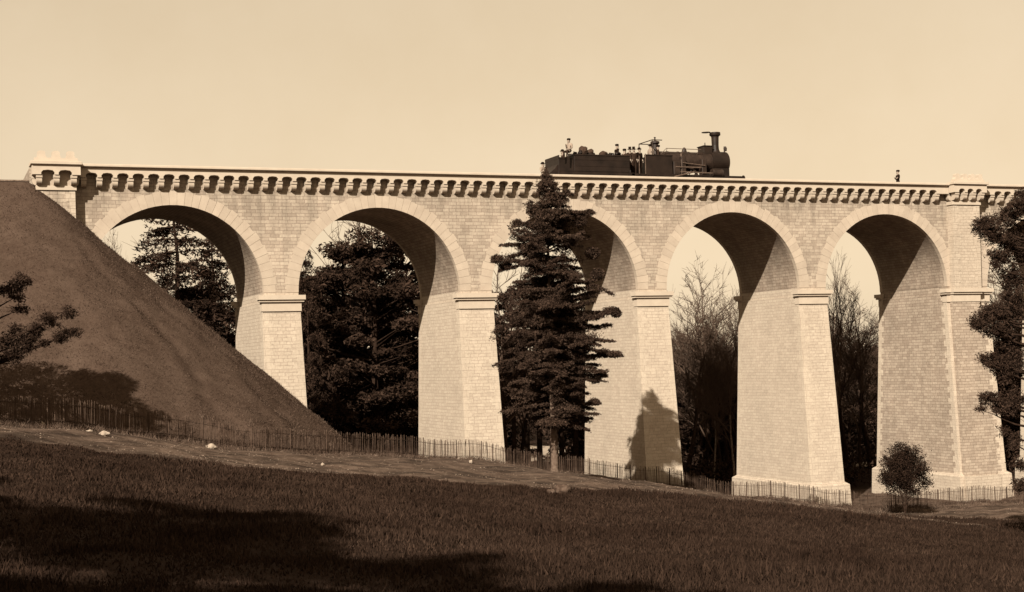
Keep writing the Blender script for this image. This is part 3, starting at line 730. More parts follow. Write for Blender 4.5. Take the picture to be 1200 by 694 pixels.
RAD = dict(pelvis=(.15, .11), waist=(.13, .10), chest=(.17, .12), neck=.055, chin=(.07, .08), head=(.085, .1), crown=(.07, .08), nose=.02, shL=.075, shR=.075, elbL=.05, elbR=.05, handL=.035, handR=.035,
           hipL=.10, hipR=.10, kneeL=.07, kneeR=.07, ankL=.05, ankR=.05, footL=.045, footR=.045, toeL=.035, toeR=.035)
def pose(kind):
    if kind == 'stand':
        return dict(pelvis=(0, 0, .93), waist=(.01, 0, 1.1), chest=(0, 0, 1.3), neck=(0, 0, 1.47), chin=(.02, 0, 1.55), head=(.01, 0, 1.63), crown=(0, 0, 1.69), nose=(.11, 0, 1.59),
                    shL=(0, .19, 1.38), elbL=(-.03, .26, 1.12), handL=(.06, .25, .88), shR=(0, -.19, 1.38), elbR=(-.03, -.26, 1.12), handR=(.06, -.25, .88),
                    hipL=(0, .10, .86), kneeL=(.02, .11, .49), ankL=(-.01, .12, .1), footL=(.0, .12, .05), toeL=(.15, .13, .035), hipR=(0, -.10, .86), kneeR=(.03, -.11, .49), ankR=(.02, -.12, .1), footR=(.03, -.12, .05), toeR=(.18, -.13, .035))
    if kind == 'fold':
        d = pose('stand'); d.update(elbL=(.03, .26, 1.14), handL=(.2, .08, 1.2), elbR=(.03, -.26, 1.14), handR=(.22, -.05, 1.24)); return d
    if kind == 'sit':
        return dict(pelvis=(0, 0, .12), waist=(.0, 0, .29), chest=(.03, 0, .49), neck=(.06, 0, .66), chin=(.09, 0, .74), head=(.08, 0, .82), crown=(.07, 0, .88), nose=(.18, 0, .78),
                    shL=(.03, .19, .57), elbL=(.1, .27, .33), handL=(.33, .2, .24), shR=(.03, -.19, .57), elbR=(-.08, -.27, .33), handR=(-.1, -.28, .06),
                    hipL=(.08, .11, .12), kneeL=(.47, .14, .12), ankL=(.56, .14, -.28), footL=(.56, .14, -.33), toeL=(.7, .15, -.35), hipR=(.08, -.11, .12), kneeR=(.45, -.14, .10), ankR=(.42, -.14, -.31), footR=(.42, -.14, -.36), toeR=(.56, -.15, -.38))
def put(kind, px, py_head, Y, rz, mats, hat, label, group=None, base=None):
    p = ray_y(px, py_head, Y); h = {'stand': 1.83, 'fold': 1.83, 'sit': .98}[kind]
    z = p[2]-h if base is None else base
    return person('person', pose(kind), EDG, RAD, mats, hat, label, (p[0], Y, z), rz, group)
K = [M_SKIN, M_COAT, M_COAT, M_COAT]; SH = [M_SKIN, M_SHIRT, M_TROU, M_COAT]; GR = [M_SKIN, M_GREY, M_TROU, M_COAT]; PL = [M_SKIN, M_SHIRT, M_SHIRT, M_COAT]
G1 = 'people riding on the engine and tender'
put('sit', 667, 162, YN-.08, PI*1.18, SH, 'cap', 'person in a pale shirt and cap sitting on the rear edge of the tender', G1)
put('sit', 660, 175, YT-.2, PI, GR, 'none', 'small hunched person low behind the tender, at its very rear', G1)
put('sit', 722, 168.5, YT-.2, .1, K, 'cap', 'person in a dark cap leaning on the coal at the front of the tender', G1)
put('sit', 731, 174, YT-.5, .4, GR, 'cap', 'crouching person at the tender front edge, just before the two hatted people', G1)
FP = ZR+1.14
mb = MB(); xfp0 = lx(736, YN)
put('stand', 738, 172.3, YT+.1, -PI/2, GR, 'top', 'person in a tall hat on the footplate, left one of the close pair', G1)
put('stand', 742.5, 172.2, YT-.3, -PI/2, GR, 'top', 'person in a tall hat on the footplate, right one of the close pair', G1)
put('stand', 749, 172, YN+.2, -PI/2+.3, K, 'round', 'person in a long dark coat standing alone between tender and engine', G1)
put('stand', 762, 168, YT-.3, .2, PL, 'round', 'person in pale clothes under the thin canopy frame of the engine', G1)
put('stand', 771, 169, YT-.5, 2.6, GR, 'cap', 'person in a dark jacket beside the safety valve of the engine', G1)
put('fold', 1052, 198.3, .62, PI*.93, K, 'cap', 'person in a dark coat and hat alone behind the parapet, far from the engine')
put('fold', 636, 189, .7, -PI/2+.5, PL, 'none', 'person in pale clothes behind the parapet, just above the tall conifer tip')

# ------------------------------------------------------------------ vegetation generators
def shards(C, size, rs, flat=0.0, elong=2.2):
    """triangles of the given size centred on points C, random orientation; flat pulls them horizontal"""
    n = len(C); d = rs.normal(size=(n, 3)); d[:, 2] *= (1-flat); d /= np.linalg.norm(d, axis=1)[:, None]
    e = rs.normal(size=(n, 3)); e -= (e*d).sum(1)[:, None]*d; e /= np.linalg.norm(e, axis=1)[:, None]
    s = (size*rs.uniform(.6, 1.4, n))[:, None]
    V = np.stack([C-d*s*.5*elong/1.6, C+d*s*.5*elong/1.6, C+e*s*.55], 1).reshape(-1, 3)
    return V
def shard_mesh(name, V, mat, parent=None):
    return np_mesh(name, V, np.arange(len(V)).reshape(-1, 3), mat, parent)
def tubes_np(name, segs, mat, parent=None, n=4):
    """segs: list of (p0,p1,r0,r1)"""
    P0 = np.array([s[0] for s in segs]); P1 = np.array([s[1] for s in segs]); R_0 = np.array([s[2] for s in segs]); R_1 = np.array([s[3] for s in segs])
    d = P1-P0; d /= np.linalg.norm(d, axis=1)[:, None]+1e-9
    ref = np.where(np.abs(d[:, 2:3]) > .9, np.array([[1., 0, 0]]), np.array([[0., 0, 1]])); a = np.cross(d, ref); a /= np.linalg.norm(a, axis=1)[:, None]; b = np.cross(d, a)
    rings = []
    for Pp, Rr in ((P0, R_0), (P1, R_1)):
        for k in range(n): t = 2*PI*k/n; rings.append(Pp+(a*math.cos(t)+b*math.sin(t))*Rr[:, None])
    V = np.stack(rings, 1).reshape(-1, 3); base = np.arange(len(segs))[:, None]*2*n; Fs = []
    for k in range(n): Fs.append(base+np.array([[k, (k+1) % n, n+(k+1) % n, n+k]]))
    return np_mesh(name, V, np.stack(Fs, 1).reshape(-1, 4), mat, parent, k=4)
def trunk_segs(h, r, lean=(0, 0), n=10, wob=.06, rs=None, top=.15):
    pts = [np.array([lean[0]*(i/n)**1.3+rs.normal()*wob*(i > 0), lean[1]*(i/n)+rs.normal()*wob*(i > 0), h*i/n]) for i in range(n+1)]
    return [(pts[i], pts[i+1], r*(1.0-(1-top)*(i/n)), r*(1.0-(1-top)*((i+1)/n))) for i in range(n)], pts

def bough(dv, ln, z, up, droop, rs, segs, V, step=.13, tw=.5, per=24, size=.07, hang=0.0, thick=.035):
    """one bough from the axis: a curved limb with side twigs carrying needles"""
    n = max(4, int(ln/.3)); curve = lambda t: np.array([dv[0]*ln*t, dv[1]*ln*t, z+ln*(up*t-droop*t*t)])
    prev = curve(0)
    for i in range(1, n+1):
        q = curve(i/n)+rs.normal(size=3)*.02; segs.append((prev, q, thick*(1.1-(i-1)/n)+.004, thick*(1.1-i/n)+.004)); prev = q
    k = max(3, int(ln/step)); pv = np.array([-dv[1], dv[0], 0.]); d3 = np.array([dv[0], dv[1], 0.])
    ts_ = np.sort(rs.uniform(.10, 1.0, k)); cs = []
    for t in ts_:
        for sd in (-1, 1):
            if rs.random() < .16: continue
            L_ = tw*(.35+.9*math.sin(min(1, t*1.05)*PI)**.7)*rs.uniform(.5, 1.2)*min(1, .35+ln/2.2)
            b0_ = curve(t); a = rs.uniform(.5, 1.15); dr = (d3*math.cos(a)+pv*sd*math.sin(a))
            m_ = max(5, int(per*L_/tw)); w = rs.random(m_); c = b0_+dr*(w*L_)[:, None]; c[:, 2] -= hang*w**1.4*rs.uniform(.5, 1.2)+.12*L_*w*w
            cs.append(c+rs.normal(size=(m_, 3))*np.array([.035, .035, .03])*(1+hang*2))
    if cs: V.append(shards(np.concatenate(cs), size, rs, .1, 2.8))
# --- the tall conifer before arch three
rs = np.random.default_rng(11)
TD = 75.3; tb = hit(651, 556); 
tbase = np.array([16.62, -14.45, 0]); tbase[2] = g1(tbase[0], tbase[1])-.1
con = empty('conifer', tuple(tbase)); tag(con, 'tall dark layered conifer standing before the third arch, taller than the parapet', 'tree')
ztop = 5.45-tbase[2]
zl = lambda py: (423.9-py)/F*TD+CZ-tbase[2]
prof_z = [zl(y) for y in (201, 212, 225, 236, 250, 263, 290, 307, 340, 400, 460, 505, 525)][::-1]
prof_L = [.04, .16, .38, .5, .8, 1.2, 1.95, 2.5, 2.5, 2.6, 2.5, 2.2, 1.2][::-1]
prof_R = [.04, .16, .5, .8, 1.3, 1.8, 2.5, 2.9, 2.9, 2.7, 2.4, 1.9, 1.0][::-1]
right = np.array([r0[0], r0[1]])
br_list = []; z = zl(497)
while z < ztop-.15:
    nb = 7 if z > zl(300) else 8
    for k in range(nb):
        az = rs.uniform(0, 2*PI); dv = np.array([math.cos(az), math.sin(az)]); c = dv@right
        RL, RR = np.interp(z, prof_z, prof_L), np.interp(z, prof_z, prof_R)
        rad_ = (RL if c < 0 else RR)*abs(c)+(RL+RR)/2*(1-abs(c)); ln = rad_*(rs.uniform(.85, 1.2) if rs.random() < .45 else rs.uniform(.4, .85))
        br_list.append((z+rs.uniform(-.12, .12), dv, ln))
    z += .34 if z < zl(300) else .27
for px, py, rz_ in ((727, 368, 1), (731, 419, 1), (712, 443, 1), (712, 437, 1), (703, 475, 1), (612, 262, -1), (574, 306, -1), (699, 250, 1), (670, 229, 1), (586, 286, -1), (600, 330, -1)):
    axx = 646+(py-423)*.028; ln = abs(px-axx)/F*TD; a = rs.uniform(-.25, .25)
    dv = right*rz_*math.cos(a)+np.array([-right[1], right[0]])*math.sin(a); br_list.append((zl(py)-.02*ln, dv, ln, 0))
Vs = []; segs = []
for z, dv, ln, *fx in br_list:
    low = z < zl(300)
    if fx: bough(dv, ln, z, .04, .03, rs, segs, Vs, .08, .45, 50, .07, .04); continue
    bough(dv, ln, z, rs.uniform(-.12, .36) if low else rs.uniform(.05, .6), rs.uniform(-.08, .22) if low else rs.uniform(-.1, .15), rs, segs, Vs, .10, rs.uniform(.3, .8), 44, .07, .04)
    if rs.random() < .3:
        t = rs.uniform(.6, .95); c = np.array([dv[0]*ln*t, dv[1]*ln*t, z+ln*.1*t+.05]); k = 150; Vs.append(shards(c+rs.normal(size=(k, 3))*np.array([.2, .2, .11]), .075, rs, .1, 2.6))
for px, py, w_, h_ in ((716, 368, 11, 5), (722, 372, 7, 4), (720, 419, 10, 4), (706, 416, 9, 4), (703, 442, 9, 4), (697, 448, 7, 5), (696, 474, 7, 4), (606, 262, 6, 5), (582, 303, 8, 5), (592, 312, 9, 5), (664, 228, 5, 4), (655, 234, 6, 5), (690, 252, 6, 4), (680, 262, 8, 6), (694, 300, 10, 7), (700, 325, 9, 7), (590, 350, 8, 6), (588, 385, 9, 6), (590, 430, 8, 7)):
    axx = 646+(py-423)*.028; l_ = (px-axx)/F*TD; s1_ = TD/F; k = int(w_*h_*26); d = rs.normal(size=(k, 3)); d /= np.linalg.norm(d, axis=1)[:, None]; d *= rs.random((k, 1))**.5
    c = np.array([right[0]*l_, right[1]*l_, zl(py)]); Vs.append(shards(c+d*np.array([w_*s1_, w_*s1_*.7, h_*s1_])+rs.normal(size=(k, 3))*.03, .075, rs, .1, 2.6))
for i in range(46):   # leader and its shoots
    w = rs.random(); z = ztop-1.0*w; tf = np.array([rs.normal()*.16*w, rs.normal()*.16*w, z])+rs.normal(size=(12, 3))*np.array([.03, .03, .09]); Vs.append(shards(tf, .075, rs, -.2, 3.0))
tsegs, tp = trunk_segs(ztop, .21, (0, 0), 16, .02, rs, .05)
tsegs.insert(0, (np.array([0, 0, -.1]), np.array([0, 0, .3]), .27, .21))
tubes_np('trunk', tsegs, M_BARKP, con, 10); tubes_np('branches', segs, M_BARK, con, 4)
shard_mesh('crown', np.concatenate(Vs), M_CON, con)

# --- clumped pines framing the view on either side
def tuft_cloud(c, r, n, rs, sz=.085):
    """needle tufts on twigs inside a flattened clump"""
    k = max(6, int(n/26)); ctr = rs.normal(size=(k, 3)); ctr /= np.linalg.norm(ctr, axis=1)[:, None]; ctr *= (rs.random((k, 1))**.45)
    ctr = ctr*np.array(r)+np.array(c)
    p = np.repeat(ctr, 26, 0)+rs.normal(size=(k*26, 3))*np.array([.10, .10, .07])
    return shards(p, sz*.85, rs, 0, 3.6)
def side_pine(base, clumps, label, trunk_r, top, extra, seed, lean=(0, 0)):
    rs = np.random.default_rng(seed); o = empty('pine_tree', tuple(base)); tag(o, label, 'tree')
    b = np.array(base); segs, pts = trunk_segs(top-b[2], trunk_r, lean, 12, .05, rs, .25)
    tubes_np('trunk', segs, M_BARK, o, 10); bs = []; V = []
    H = top-b[2]
    for c, r, n in clumps+extra:
        c = np.array(c)-b; zt = min(max(c[2]-.35*np.hypot(c[0], c[1]), .15*H), .97*H); i = int(zt/H*12); st = pts[min(i, 12)].copy(); st[2] = min(zt, st[2]+H/12)
        prev = st
        for k in range(1, 6):
            t = k/5; q = st+(c-st)*t+np.array([0, 0, -.12*math.sin(t*PI)])+rs.normal(size=3)*.04; bs.append((prev, q, .07*(1-t)+.015, .055*(1-t)+.012)); prev = q
        for k in range(10):
            q = c+rs.normal(size=3)*np.array(r)*.5; bs.append((c, q, .02, .008))
        V.append(tuft_cloud(c, r, n, rs))
    tubes_np('branches', bs, M_BARK, o, 4); shard_mesh('crown', np.concatenate(V), M_PINE, o); return o
D = 66.0
def clp(px, py, rpx, rpy, n, D, dj=0.0): p = ray_depth(px, py, D+dj); s = D/F; return (p, (rpx*s, rpx*s, rpy*s), n)
rb_ = ray_depth(1217, 560, D); rb_ = np.array([rb_[0], rb_[1], g1(rb_[0], rb_[1])-.1])
CL = [clp(1160, 268, 20, 14, 3600, D), clp(1182, 252, 16, 12, 2600, D, .5), clp(1172, 280, 16, 10, 2200, D), clp(1150, 262, 9, 7, 700, D), clp(1190, 290, 18, 30, 4200, D, 1), clp(1172, 300, 14, 9, 1600, D), clp(1184, 325, 14, 16, 2200, D, .6), clp(1168, 312, 7, 5, 350, D),
      clp(1160, 366, 15, 10, 1900, D), clp(1150, 376, 13, 11, 1900, D, -.3), clp(1170, 372, 15, 16, 3000, D), clp(1188, 360, 16, 26, 4500, D, .4), clp(1142, 382, 6, 7, 400, D), clp(1160, 388, 13, 7, 900, D), clp(1178, 395, 13, 14, 2400, D, .3),
      clp(1164, 424, 15, 10, 2200, D), clp(1176, 434, 14, 16, 2600, D), clp(1190, 425, 13, 24, 3200, D, .4), clp(1152, 420, 6, 7, 300, D), clp(1162, 468, 15, 8, 1700, D), clp(1174, 478, 11, 9, 1500, D), clp(1154, 462, 6, 5, 260, D), clp(1150, 480, 5, 4, 200, D), clp(1190, 470, 11, 20, 2200, D), clp(1176, 505, 5, 6, 350, D), clp(1188, 520, 8, 12, 900, D), clp(1194, 545, 9, 9, 900, D), clp(1197, 568, 8, 10, 900, D)]
EX = [clp(1224, y, 22, 17, 1900, D, dj) for y, dj in ((262, 0), (300, 1.5), (345, -1), (385, 1), (425, -1), (470, 1), (510, 0))]+[clp(1205, 228, 16, 10, 1600, D), clp(1204, 240, 20, 12, 2000, D, -.6)]
CL = [(c_, r_, int(n_*.68)) for c_, r_, n_ in CL]
side_pine(rb_, CL, 'dark pine at the right edge with clumped branches over the last pier', .2, ray_depth(1196, 222, D)[2], EX, 5)
D = 60.0
lb = ray_depth(-22, 505, D); lb = np.array([lb[0], lb[1], g1(lb[0], lb[1])-.1])
CL = [clp(26, 330, 12, 8, 800, D), clp(12, 338, 12, 9, 900, D), clp(20, 348, 9, 5, 350, D), clp(22, 362, 10, 5, 350, D), clp(60, 374, 14, 8, 800, D, -.4), clp(78, 366, 10, 6, 480, D, -.4), clp(84, 388, 11, 5, 380, D), clp(70, 396, 12, 6, 500, D), clp(45, 386, 10, 7, 520, D), clp(38, 394, 10, 8, 480, D), clp(28, 404, 12, 9, 700, D), clp(20, 386, 8, 6, 260, D), clp(14, 418, 12, 8, 700, D), clp(50, 402, 9, 5, 240, D), clp(8, 402, 10, 12, 700, D)]
EX = [clp(-34, y, 18, 15, 2600, D, dj) for y, dj in ((300, 0), (322, 1), (350, -1), (372, 1.4), (400, -1.2), (430, 1), (455, -.5))]+[clp(-45, y, 24, 17, 3400, D, dj) for y, dj in ((275, 0), (310, 1.5), (345, -1.5), (380, 1.5), (415, -1.5), (450, 0))]+[clp(-40, 425, 26, 14, 3600, D, -2.4), clp(-36, 395, 26, 14, 3600, D, -3), clp(-30, 445, 22, 14, 3400, D, -3.6), clp(-50, 425, 22, 14, 3400, D, -3)]
SD = np.array([1, KY, KZ])
for px in range(-10, 186, 14):
    for py in range(int(436+max(0, px-60)*.42), 506, 10):
        q = None
        for Dd in np.arange(45, 80, .25):
            w = ray_depth(px, py, Dd)
            if w[2] < surf(w[0], w[1])[0]: q = w; break
        if q is None: continue
        for t in np.arange(2.5, 22, .5):
            w = q-SD*t; dd_ = w-CAM; zc_ = dd_@fw; pxx = PX0+F*(dd_@RT)/zc_
            if pxx < -38: break
        if w[2] > lb[2]+10.5 or w[2] < lb[2]+.8: continue
        EX.append((w, (.75, .75, .5), 420))
side_pine(lb, CL, 'dark pine at the left edge reaching over the grassy bank', .2, ray_depth(-22, 262, D)[2], EX, 6)

# --- generic trees for the wood behind the arches
def make_evergreen(seed, kind):
    rs = np.random.default_rng(seed); root = empty('evergreen_tree', (0, 0, 0)); H = 14.0; V = []; bs = []
    if kind == 'dense':
        n = 84; zc_ = rs.uniform(.6, H-.5, n); rr = 3.3*np.sqrt(np.clip(1-((zc_-5.5)/9.0)**2, .06, 1))*rs.uniform(.35, 1.22, n); az = rs.uniform(0, 2*PI, n)
        for z, r, a in zip(zc_, rr, az):
            c = np.array([r*math.cos(a), r*math.sin(a), z]); k = 420; d = rs.normal(size=(k, 3)); d /= np.linalg.norm(d, axis=1)[:, None]; d *= rs.random((k, 1))**.4
            V.append(shards(c+d*np.array([1.0, 1.0, .5])*rs.uniform(.45, 1.15), .17, rs, .1, 2.3)); bs.append((np.array([0, 0, max(0, z-1.2)]), c, .1, .03))
    elif kind == 'pine':   # bare lower trunk, tufted top
        n = 44; zc_ = rs.uniform(5.8, H-.3, n); rr = 2.6*np.sqrt(np.clip(1-((zc_-9.5)/5.2)**2, .05, 1))*rs.uniform(.3, 1.1, n); az = rs.uniform(0, 2*PI, n)
        for z, r, a in zip(zc_, rr, az):
            c = np.array([r*math.cos(a), r*math.sin(a), z]); k = 330; d = rs.normal(size=(k, 3)); d /= np.linalg.norm(d, axis=1)[:, None]; d *= rs.random((k, 1))**.4
            V.append(shards(c+d*np.array([.85, .85, .32])*rs.uniform(.5, 1.15), .14, rs, .1, 2.4)); bs.append((np.array([0, 0, max(0, z-.9)]), c, .1, .03))
    elif kind == 'fir':  # drooping layered, open
        z = 2.0
        while z < H-.3:
            R_ = 4.3*(1-(z/H))**.75+.2
            for k in range(6):
                a = rs.uniform(0, 2*PI); ln = R_*rs.uniform(.5, 1.1); bough(np.array([math.cos(a), math.sin(a)]), ln, z, rs.uniform(-.05, .2), rs.uniform(.1, .3), rs, bs, V, .2, .55, 18, .12, .5)
            z += .62
    ts, _ = trunk_segs(H, .2 if kind != 'dense' else .25, (0, 0), 8, .04, rs, .1)
    tubes_np('trunk', ts, M_BARK, root, 7); tubes_np('branches', bs, M_BARK, root, 3); shard_mesh('crown', np.concatenate(V), M_EVG, root)
    return root
def make_bare(seed, H=14.0, spread=.55, mat=None, levels=5, up=.75):
    rs = np.random.default_rng(seed); root = empty('bare_tree', (0, 0, 0)); tr = []; bs = []
    def grow(p, d, ln, r, lv, tgt):
        n = 4 if lv == 0 else 3
        pts = [p]
        for i in range(n):
            d = d+rs.normal(size=3)*.10; d[2] += .05*up; d /= np.linalg.norm(d); q = pts[-1]+d*ln/n; rr0 = r*(1-.45*i/n); rr1 = r*(1-.45*(i+1)/n)
            (tr if lv == 0 else bs).append((pts[-1], q, rr0, rr1)); pts.append(q)
        if lv >= levels: return
        nb = (5, 5, 4, 4, 4)[lv]
        for k in range(nb):
            i = min(n, 1+int(rs.random()*n)) if lv else min(n, 2+int(rs.random()*(n-1)))
            dd = d*1.0+rs.normal(size=3)*spread; dd[2] = abs(dd[2])*.6+up*.35; dd /= np.linalg.norm(dd)
            grow(pts[i], dd, ln*rs.uniform(.48, .72), max(.012, r*.5), lv+1, tgt)
        if lv == 0: grow(pts[-1], d, ln*.6, r*.6, lv+1, tgt)
    grow(np.array([0, 0, 0.]), np.array([0, 0, 1.]), H*.5, .17, 0, tr)
    tubes_np('trunk', tr, mat or M_BARK, root, 7); tubes_np('branches', bs, M_TWIG, root, 3)
    return root
protos = {'dense': [make_evergreen(31, 'dense'), make_evergreen(32, 'dense')], 'pine': [make_evergreen(33, 'pine')], 'fir': [make_evergreen(34, 'fir')],
          'bare': [make_bare(41), make_bare(42, spread=.5)], 'birch': [make_bare(43, mat=M_BARKB, spread=.4, up=1.0)], 'brush': [make_bare(44, H=10, spread=.7, levels=5)]}
used = set()
NAMES = {'dense': 'evergreen_tree', 'pine': 'pine_tree', 'fir': 'fir_tree', 'bare': 'bare_tree', 'birch': 'birch_tree', 'brush': 'bare_tree'}
def plant(kind, px, D, top_py, label, rz=None, wid=1.0, group='trees in the wood behind the viaduct', base=None):
    pl = protos[kind]; p = pl[random.randrange(len(pl))]; h0 = 14.0 if kind in ('dense', 'pine', 'fir') else {'bare': 14.5, 'birch': 14.5, 'brush': 10.5}[kind]
    if id(p) not in used: used.add(id(p)); o = p
    else: o = copy_tree(p)
    if base is None:
        q = ray_depth(px, 500, D); x, y = q[0], q[1]
        for _ in range(4):
            z = g1(x, y); py_ = PY0+(CZ-z)/D*F; q = ray_depth(px, 423, D); x, y = q[0], q[1]
        top = ray_depth(px, top_py, D)[2]
    else: x, y, top = base; z = g1(x, y)
    s = (top-z)/h0
    o.location = (x, y, z-.15); o.scale = (s*wid, s*wid, s); o.rotation_euler = (0, 0, random.uniform(0, 6.28) if rz is None else rz); o.name = NAMES[kind]
    tag(o, label, 'tree', group); return o
random.seed(3)
# seen through the first arch
plant('fir', 211, 112, 215, 'tall drooping fir standing free in the first arch', wid=1.35)
plant('fir', 252, 122, 262, 'shorter drooping fir to the right behind the tall fir in the first arch', wid=1.2)
plant('bare', 266, 116, 285, 'leafless tree against the right side of the first arch opening')
plant('dense', 245, 130, 335, 'low bushy evergreen under the firs in the first arch')
plant('dense', 205, 126, 345, 'bushy evergreen beneath the tall fir, nearer the grassy bank')
plant('brush', 0, 0, 0, 'small round sparse tree just above the grassy bank in the first arch', wid=.42, base=(-1.3, 19.3, 4.0))
plant('brush', 0, 0, 0, 'thin sparse tree on the skyline between the round tree and the fir', wid=.5, base=(1.6, 22.5, 2.0))
# second arch
A2 = [('dense', 440, 118, 262, 'tallest dense evergreen filling the second arch', 1.15), ('dense', 405, 120, 284, 'broad dense evergreen left of the tallest one in the second arch', 1.3),
      ('dense', 372, 126, 318, 'lower dense evergreen at the left pier of the second arch', 1.3), ('fir', 362, 112, 276, 'slender open fir along the left side of the second arch', .7),
      ('bare', 414, 128, 250, 'leafless tree rising above the evergreens in the second arch', .9), ('pine', 474, 122, 280, 'pine with gaps of sky at the right of the second arch', 1.1),
      ('dense', 470, 140, 345, 'dense evergreen low behind the pine of the second arch', 1.3), ('dense', 420, 140, 330, 'dense evergreen deep in the shade of the second arch', 1.5), ('dense', 360, 142, 350, 'dense evergreen deep behind the slender fir', 1.5)]
A3 = [('bare', 590, 112, 275, 'leafless tree beside the left edge of the third arch', .9), ('bare', 606, 118, 300, 'leafless tree just left behind the tall conifer', .9), ('pine', 600, 116, 330, 'pine behind the left flank of the tall conifer', 1.0),
      ('pine', 630, 124, 325, 'bare stemmed pine straight behind the tall conifer', 1.2), ('pine', 655, 128, 340, 'pine behind the trunk of the tall conifer', 1.2), ('pine', 672, 120, 330, 'pine in the dark right part of the third arch', 1.2),
      ('dense', 585, 128, 395, 'bushy evergreen at the left foot of the third arch', 1.2), ('dense', 686, 138, 380, 'bushy evergreen at the right foot of the third arch', 1.2), ('pine', 615, 150, 365, 'distant pine seen low in the third arch', 1.5), ('pine', 645, 152, 362, 'distant pine right beside the one low in the third arch', 1.5)]
A4 = [('bare', 852, 122, 318, 'tall leafless tree at the right of the fourth arch', .9), ('bare', 840, 128, 345, 'leafless tree just left of the tall one in the fourth arch', 1.0), ('brush', 800, 120, 372, 'spreading leafless tree at the left of the fourth arch', 1.1),
      ('brush', 822, 130, 378, 'leafless bushy tree in the middle of the fourth arch', 1.3), ('birch', 856, 114, 385, 'pale stemmed birch in the fourth arch', .7), ('birch', 834, 116, 400, 'thin pale birch left of the other birch', .6),
      ('dense', 805, 140, 425, 'dark evergreen low at the left of the fourth arch', 1.6), ('dense', 835, 144, 408, 'dark evergreen low in the middle of the fourth arch', 1.6), ('dense', 862, 138, 430, 'dark evergreen low at the right of the fourth arch', 1.5), ('bare', 868, 136, 350, 'leafless tree half hidden by the fourth pier', .9), ('brush', 812, 136, 385, 'twiggy leafless tree behind the spreading one', 1.2)]
A5 = [('bare', 1006, 124, 338, 'forked leafless tree standing highest in the fifth arch', .8), ('birch', 978, 118, 312, 'slim birch beside the left pier of the fifth arch', .6), ('brush', 990, 130, 372, 'leafless bushy tree at the left of the fifth arch', 1.2), ('brush', 1018, 134, 376, 'leafless bushy tree at the right of the fifth arch', 1.2),
      ('dense', 985, 150, 420, 'dark evergreen at the left foot of the fifth arch', 1.5), ('dense', 1012, 182, 408, 'dark evergreen at the right foot of the fifth arch', 1.6), ('bare', 996, 140, 365, 'leafless tree behind the forked one', 1.0), ('bare', 1026, 136, 360, 'leafless tree half hidden by the fifth pier', 1.0)]
A6 = [('bare', 1166, 124, 262, 'leafless tree beyond the last pier', .8), ('brush', 1182, 130, 300, 'leafless tree at the far right beyond the last pier', 1.1), ('dense', 1178, 132, 395, 'dark evergreen beyond the last pier', 1.4), ('dense', 1200, 136, 380, 'dark evergreen at the frame edge beyond the last pier', 1.4), ('bare', 1200, 128, 280, 'leafless tree at the frame edge beyond the last pier', .9)]
for a in A2+A3+A4+A5+A6: plant(a[0], a[1], a[2], a[3], a[4], wid=a[5])
# trees on the near side, behind and left of the viewpoint, whose shade falls over the meadow
for i, (x, y, t, w, lb_) in enumerate(((-22.5, -73, 6.5, 1.6, 'dense evergreen behind the viewpoint, nearest the meadow corner'), (-29, -66, 8.0, 1.6, 'dense evergreen left of the viewpoint, shading the near grass'), (-22, -84, 6.5, 1.5, 'dense evergreen farthest behind the viewpoint'), (-21.5, -77.5, 6.0, 1.5, 'dense evergreen standing between the others behind the viewpoint'))):
    plant('dense', 0, 0, 0, lb_, wid=w, group='trees around the viewpoint', base=(x, y, t))
# far-off wood as one mass, with its ragged skyline
rs = np.random.default_rng(77); Vs = []; sg = []
for row, (Dn, topo) in enumerate(((172, 428), (186, 418), (205, 405), (160, 470))):
    for px in np.arange(40, 1330, 15 if row != 3 else 11):
        if row == 3 and (595 < px < 662 or 996 < px < 1030): continue
        if row < 2 and (590 < px < 672 or 992 < px < 1034): continue
        d = Dn+rs.uniform(-6, 6); q = ray_depth(px+rs.uniform(-6, 6), topo+rs.normal()*7 - max(0, (480-px))*.12, d); zg = g1(q[0], q[1])-.3
        hh = q[2]-zg; k = 500
        u_ = rs.random(k)**.8; ph = rs.uniform(0, 2*PI, k); rad_ = 3.0*np.sqrt(np.clip(1-(u_*1.6-.5)**2/1.25, .05, 1))*np.sqrt(rs.random(k))
        c = np.stack([q[0]+rad_*np.cos(ph), q[1]+rad_*np.sin(ph), zg+u_*hh+rs.normal(size=k)*.3], 1); Vs.append(shards(c, .55, rs, .1, 1.7))
wood = shard_mesh('distant_wood', np.concatenate(Vs), M_EVG); tag(wood, kind='stuff')
# undergrowth in the shade behind the arches
Vs = []
for i in range(420):
    px = rs.uniform(120, 1230); d = rs.uniform(112, 150); q = ray_depth(px, 500, d)
    if q[1] < 13 or (600 < px < 660) or (1000 < px < 1028): continue
    zg = g1(q[0], q[1]); h_ = rs.uniform(1.2, 3.2); k = 220; c = rs.normal(size=(k, 3))*np.array([.8, .8, .45])*h_*.5+np.array([q[0], q[1], zg+h_*.45]); Vs.append(shards(c, .28, rs, .1, 1.8))
ug = shard_mesh('undergrowth', np.concatenate(Vs), M_EVG); tag(ug, kind='stuff')
